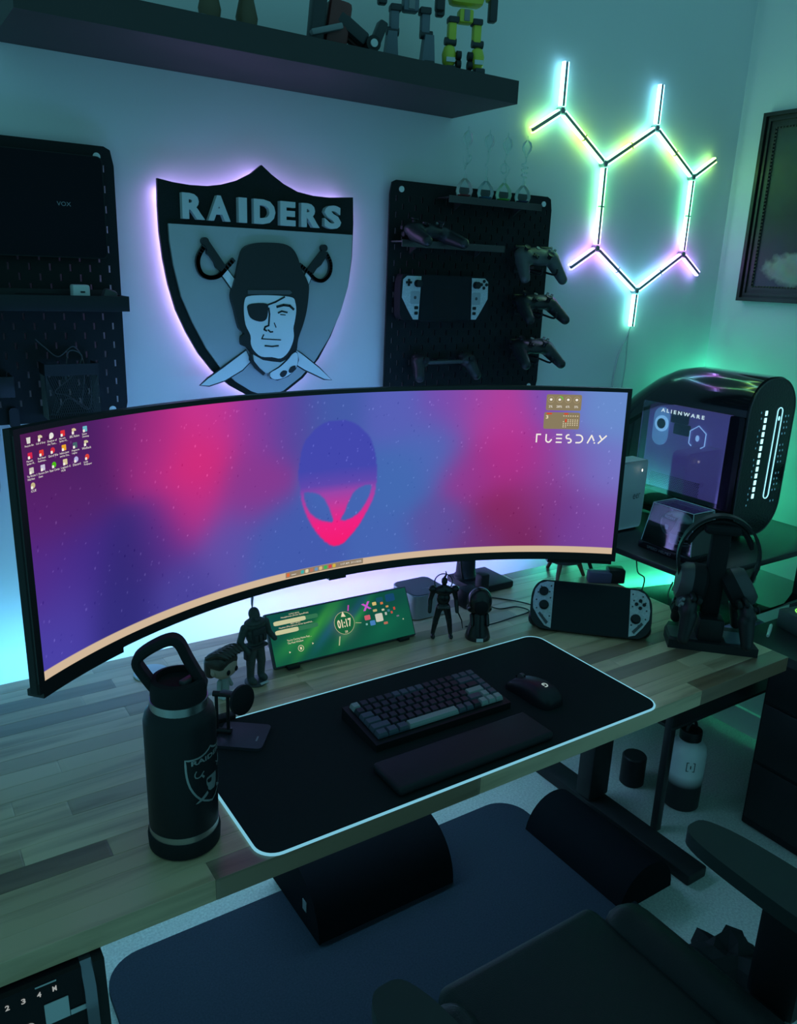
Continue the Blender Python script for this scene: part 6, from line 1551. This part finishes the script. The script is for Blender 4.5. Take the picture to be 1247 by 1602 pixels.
mb = MB(); put_text(mb, 'SPEED', -0.06, 0.006, -0.022, 0.014, pl); put_text(mb, 'HELMET', -0.016, 0.006, 0.028, 0.014, pl); mb.build('plinth_lettering', M_GREY, HC_, smooth=False)
MH = thing('miniature_helmet', 'silver miniature football helmet with a shield decal in the clear case', 'helmet', (1.472, -0.455, ZT+0.022))
M_HEL = mat('helmet_silver', (0.45, 0.47, 0.48), 0.25, 0.4, noise=0.05)
vs, fs = [], []
for i in range(13):
    p = PI*i/12*0.72
    for j in range(25):
        q = 2*PI*j/24
        cut = 1.0
        vs.append((0.038*math.sin(p)*math.cos(q), 0.055*math.sin(p)*math.sin(q)+0.006, 0.058+0.043*math.cos(p)))
for i in range(12):
    for j in range(24):
        q = 2*PI*(j+0.5)/24; front = math.sin(q) < -0.55
        if front and i > 5: continue
        fs.append((i*25+j, (i+1)*25+j, (i+1)*25+j+1, i*25+j+1))
hs_ = MB().add(vs, fs).build('shell', M_HEL, MH); so_ = hs_.modifiers.new('thick', 'SOLIDIFY'); so_.thickness = 0.003
for s in (-1, 1): MB().rbox((s*0.033, -0.012, 0.026), (0.006, 0.032, 0.03), 0.003).build('jaw_flap', M_HEL, MH)
for k, (y, z) in enumerate(((-0.056, 0.035), (-0.058, 0.022), (-0.050, 0.012))):
    MB().tube(smooth_path([(-0.034, -0.018, z+0.004), (-0.026, y+0.01, z), (0, y, z), (0.026, y+0.01, z), (0.034, -0.018, z+0.004)], 5), 0.0016, 6).build('face_bar', M_GREY, MH)
for x in (-0.01, 0.01): MB().tube([(x, -0.055, 0.036), (x, -0.049, 0.011)], 0.0015, 6).build('face_bar', M_GREY, MH)
hs2 = 0.105
dcl = lambda a, b, t=0: (-0.0388-t+0.35*abs(b)*0+0.0015*0, -a*hs2+0.012, 0.062+b*hs2)
def dome(a, b, off):
    y, z = -a*hs2+0.012, 0.066+b*hs2
    r_ = max(0.05, 1-((y-0.006)/0.055)**2-((z-0.058)/0.043)**2)
    return (-0.038*math.sqrt(r_)-off, y, z)
def sub(p, k=3): 
    o = []
    for i in range(len(p)):
        a, b = Vector(p[i]), Vector(p[(i+1) % len(p)])
        for q in range(k): o.append(tuple(a.lerp(b, q/k)))
    return o
MB().flat_sub(SH['outer'], lambda a, b: dome(a, b, 0.0042), 0.08).build('decal', M_SBLACK, MH, smooth=False)
MB().flat_sub(SH['face'], lambda a, b: dome(a, b, 0.0050), 0.05).build('decal_face', M_SWHITE, MH, smooth=False)
mb = MB(); put_text(mb, 'RAIDERS', -0.19, 0.15, 0.19, 0.21, lambda a, b: dome(a, b, 0.0050), 0.03); mb.build('decal_lettering', M_SWHITE, MH, smooth=False)
tag(MB().box((0, 0, 0.035), (0.06, 0.003, 0.07)).build('green_reflection', mat('green_reflection', (0.25, 0.75, 0.05), 0.4, noise=0.1, nscale=60), smooth=False, loc=(1.478, -0.538, ZT+0.0235)), 'bright green painted reflection at the front of the helmet case', 'painted reflection')  # thin patch whose colour stands in for a green reflection on the case

# pale tapered jug and crumpled things on the far right
JG = thing('white_planter', 'white tapered planter with dark foliage at the right frame edge', 'planter', (2.035, -0.545, ZT))
MB().lathe([(0.032, 0), (0.036, 0.003), (0.05, 0.13), (0.052, 0.134), (0.046, 0.132), (0.03, 0.02)], (0, 0, 0), 28, caps=True).build('pot', M_WHITE, JG)
b_ = MB(); rg = random.Random(9)
for i in range(9): b_.ell((rg.uniform(-0.03, 0.03), rg.uniform(-0.03, 0.03), 0.15+rg.uniform(0, 0.06)), (rg.uniform(0.012, 0.024),)*3, 10, 8)
blob(b_, 'foliage', M_MILD, JG, 0.004, 1)
def crumple(name, label, cat, loc, r, m, seed):
    bm = bmesh.new(); bmesh.ops.create_icosphere(bm, subdivisions=3, radius=1.0); rg = random.Random(seed)
    for v in bm.verts:
        k = 1+rg.uniform(-0.22, 0.22)
        v.co = Vector((v.co.x*r[0]*k, v.co.y*r[1]*k, max(-1, v.co.z)*r[2]*k+r[2]))
        v.co.z = max(0, v.co.z)
    me = bpy.data.meshes.new(name); bm.to_mesh(me); bm.free(); me.materials.append(m)
    o = bpy.data.objects.new(name, me); COL.objects.link(o); o.location = loc
    return tag(o, label, cat)
crumple('plastic_bag', 'crumpled translucent lilac plastic bag on the side stand shelf', 'bag', (1.86, -0.50, 0.362), (0.09, 0.07, 0.10), mat('lilac_film', (0.45, 0.40, 0.60), 0.15, noise=0.4, nscale=40), 3)
crumple('equipment_bag', 'soft black equipment bag on the side stand beside the headset', 'bag', (1.49, -0.40, 0.362), (0.07, 0.09, 0.10), M_BLACK_M, 5)
cm_ = thing('camouflage_pouch', 'green and black patterned pouch on the glass shelf behind the headset', 'pouch', (1.83, -0.45, 0.662))
MB().rbox((0, 0, 0.045), (0.12, 0.07, 0.09), 0.02).build('body', mat('camouflage', (0.16, 0.20, 0.15), 0.7, noise=0.9, nscale=28), cm_)
MB().rbox((0, -0.036, 0.07), (0.10, 0.01, 0.03), 0.004).build('flap', mat('camouflage', (0.16, 0.20, 0.15), 0.7), cm_)
vb = thing('power_adapter', 'dark violet power adapter lying at the back corner of the desk', 'adapter', (1.278, -0.345, DZ), (0, 0, -0.6))
MB().rbox((0, 0, 0.018), (0.07, 0.035, 0.036), 0.006).build('brick', mat('violet_grey', (0.10, 0.08, 0.16), 0.4, noise=0.1), vb)
MB().rbox((0.05, 0.01, 0.022), (0.05, 0.05, 0.044), 0.006).build('plug', M_BLACK, vb)

# ------------------------------------------------------------------ low black side desk at the right edge
SDK = thing('side_desk', 'black side desk with rounded corner beyond the wooden desk end', 'desk', (1.745, -1.0, 0))
MB().prism(rrect(0.61, 0.60, 0.05, 6), lambda a, b, t: (a, b, t), 0.655, 0.68).build('top', M_ST, SDK)
MB().rbox((0.09, 0.0, 0.33), (0.42, 0.56, 0.65), 0.006).build('drawer_unit', M_BLACK_M, SDK)
for k in range(3):
    d = MB().rbox((-0.123, 0.0, 0.13+0.20*k), (0.008, 0.54, 0.19), 0.003).build('drawer_front', M_BLACK, SDK)
    MB().rbox((-0.131, 0.0, 0.20+0.20*k), (0.010, 0.12, 0.008), 0.002).build('handle', M_DGREY, d)
dk = thing('charging_dock', 'black square charging dock with a glowing green ring on the side desk', 'charger', (1.64, -0.795, 0.68), (0, 0, -0.2))
MB().rbox((0, 0, 0.028), (0.11, 0.11, 0.056), 0.005).build('box', M_DGREY, dk)
MB().lathe([(0.033, 0.056), (0.036, 0.0575), (0.033, 0.059)], (0, 0, 0), 28, caps=False).build('light_ring', emit('dock_green', (0.3, 1.0, 0.15), 0.8), dk)
tag(MB().tube([(-0.04, -0.02, 0), (0.0, 0.0, 0), (0.035, 0.018, 0), (0.045, 0.023, 0)], [0.004, 0.005, 0.0045, 0.001], 10).build('stylus_pen', M_LIGHT, loc=(1.545, -0.745, 0.685)), 'white stylus lying on the black side desk', 'pen')
# ------------------------------------------------------------------ on the floor
FM = tag(MB().prism(rrect(1.26, 0.95, 0.09, 8), lambda a, b, t: (a, b, t), 0.0, 0.018).build('floor_mat', mat('floor_mat_felt', (0.035, 0.047, 0.07), 0.9, spec=0.15, noise=0.35, nscale=220, bump=0.6, bscale=700), loc=(0.43, -0.742, 0.0)), 'dark blue felt standing mat with rounded corners on the carpet', 'floor mat')
M_FOAM = mat('foot_rest_cloth', (0.006, 0.007, 0.010), 0.9, spec=0.1, noise=0.15, bump=0.4, bscale=900)
def half_round(a0, n=18):
    return [(math.cos(PI*i/n), math.sin(PI*i/n)) for i in range(n+1)]
F1 = thing('foam_footrest', 'black half-round foam footrest under the middle of the desk', 'footrest', (0.475, -0.345, 0.019), group='footrests under the desk')
MB().prism([(0.135*c, 0.145*s) for c, s in half_round(0)], lambda a, b, t: (t, a, b), -0.205, 0.205).build('cushion', M_FOAM, F1)
MB().prism([(0.137*c, 0.147*s) for c, s in half_round(0)], lambda a, b, t: (t, a, b), -0.208, -0.203).build('end_panel', M_FOAM, F1)
MB().rbox((-0.209, -0.06, 0.06), (0.002, 0.02, 0.03), 0.0008).build('zip_pull', M_GREY, F1)
F2 = thing('foam_footrest', 'black foam footrest with a faint wordmark beside the desk foot', 'footrest', (1.105, -0.60, 0.0), (0, 0, 0.0), 'footrests under the desk')
MB().prism([(0.105*c, 0.115*s+0.0) for c, s in half_round(0)], lambda a, b, t: (a, t, b), -0.185, 0.185).build('cushion', M_FOAM, F2)
FB = thing('large_water_bottle', 'white and black insulated water bottle standing on the carpet', 'bottle', (1.545, -0.555, 0))
def bottle_mat():
    m = bpy.data.materials.new('dipped_bottle'); m.use_nodes = True; nt = m.node_tree; b = nt.nodes['Principled BSDF']; L = nt.links.new
    tc = nt.nodes.new('ShaderNodeTexCoord'); sp = nt.nodes.new('ShaderNodeSeparateXYZ'); L(tc.outputs['Object'], sp.inputs[0])
    mr = nt.nodes.new('ShaderNodeMapRange'); mr.inputs[1].default_value = 0.085; mr.inputs[2].default_value = 0.125; L(sp.outputs[2], mr.inputs[0])
    rp = nt.nodes.new('ShaderNodeValToRGB'); e = rp.color_ramp.elements; e[0].color = (0.015, 0.015, 0.018, 1); e[1].color = (0.72, 0.74, 0.76, 1)
    L(mr.outputs[0], rp.inputs[0]); L(rp.outputs[0], b.inputs['Base Color']); b.inputs['Roughness'].default_value = 0.4
    return m
MB().lathe([(0.052, 0.0), (0.056, 0.004), (0.0565, 0.19), (0.053, 0.212), (0.042, 0.226), (0.031, 0.232)], (0, 0, 0), 40).build('body', bottle_mat(), FB)
MB().lathe([(0.031, 0.231), (0.0315, 0.237)], (0, 0, 0), 32).build('steel_ring', M_STEEL, FB)
MB().lathe([(0.034, 0.237), (0.0345, 0.262), (0.033, 0.268), (0.012, 0.27), (0.0, 0.27)], (0, 0, 0), 32).build('cap', M_BLACK, FB)
MB().tube([(0.022*math.cos(a), 0, 0.268+0.028*math.sin(a)) for a in [PI*i/12 for i in range(13)]], 0.005, 8).build('cap_loop', M_BLACK, FB)
def fbw(a, b, t=0.0):
    ang = -2.30+a/0.0565; return ((0.0570+t)*math.cos(ang), (0.0570+t)*math.sin(ang), 0.165+b)
mb = MB()
for pts in ([(-0.012, 0.015), (0.012, 0.015)], [(0.012, 0.015), (0.012, -0.015)], [(0.012, -0.015), (-0.012, -0.015)], [(-0.012, -0.015), (-0.012, 0.015)]): stroke(mb, pts, 0.002, fbw, 0.0, 0.0005)
put_text(mb, 'I', -0.0015, -0.006, 0.0015, 0.006, fbw)
mb.build('logo', M_BLACK, FB, smooth=False)
tag(MB().lathe([(0.036, 0), (0.04, 0.004), (0.04, 0.10), (0.036, 0.105), (0, 0.105)], (0, 0, 0), 24).build('black_canister', M_BLACK, loc=(1.49, -0.40, 0)), 'black canister on the carpet behind the white bottle', 'canister')

# ------------------------------------------------------------------ office chair, seen from behind its left shoulder
CH = thing('office_chair', 'black padded office chair with armrests in the foreground', 'chair', (0.345, -1.34, 0))
M_LEA = mat('chair_leather', (0.011, 0.015, 0.016), 0.5, spec=0.25, noise=0.1, bump=0.35, bscale=500)
M_ARMP = mat('armrest_pad', (0.022, 0.034, 0.033), 0.55, spec=0.3, noise=0.08)
MB().rbox((-0.005, 0.0, 0.46), (0.36, 0.54, 0.08), 0.025, None, 4).build('seat_cushion', M_LEA, CH)
for s in (-1, 1):
    MB().rbox((s*0.205, -0.02, 0.47), (0.10, 0.52, 0.10), 0.045, Matrix.Rotation(s*0.25, 3, 'Y'), 5).build('side_bolster', M_LEA, CH)
    ap = MB(); ap.prism(smooth2([(-0.045, 0.10), (-0.03, 0.175), (0.0, 0.19), (0.03, 0.175), (0.05, 0.09), (0.055, -0.08), (0.035, -0.13), (-0.03, -0.13), (-0.05, -0.06)], 4), lambda a, b, t: (s*0.335+a, b, t), 0.632, 0.66)
    p_ = ap.build('armrest_pad', M_ARMP, CH); bv = p_.modifiers.new('round', 'BEVEL'); bv.width = 0.010; bv.segments = 3; bv.limit_method = 'ANGLE'
    MB().rbox((s*0.345, -0.01, 0.53), (0.045, 0.09, 0.22), 0.012).build('armrest_post', M_BLACK, CH)
    MB().rbox((s*0.27, -0.01, 0.415), (0.19, 0.07, 0.025), 0.006).build('armrest_bracket', M_BLACK, CH)
MB().rbox((0, -0.33, 0.86), (0.46, 0.09, 0.72), 0.04, rotx(0.18), 4).build('backrest', M_LEA, CH)
MB().cyl((0, 0, 0.10), (0, 0, 0.42), 0.03).build('gas_lift', M_BLACK, CH)
for k in range(5):
    a = 2*PI*k/5+0.35
    MB().tube([(0, 0, 0.12), (0.15*math.cos(a), 0.15*math.sin(a), 0.115), (0.30*math.cos(a), 0.30*math.sin(a), 0.085)], [0.03, 0.024, 0.018], 10).build('base_arm', M_BLACK, CH)
    MB().cyl((0.30*math.cos(a)-0.02, 0.30*math.sin(a), 0.048), (0.30*math.cos(a)+0.02, 0.30*math.sin(a), 0.048), 0.029, None, 18).build('castor', M_BLACK, CH)
crumple('black_bag', 'crumpled black bag on the carpet under the right armrest', 'bag', (0.98, -1.12, 0.0), (0.09, 0.10, 0.10), M_BLACK_M, 12)
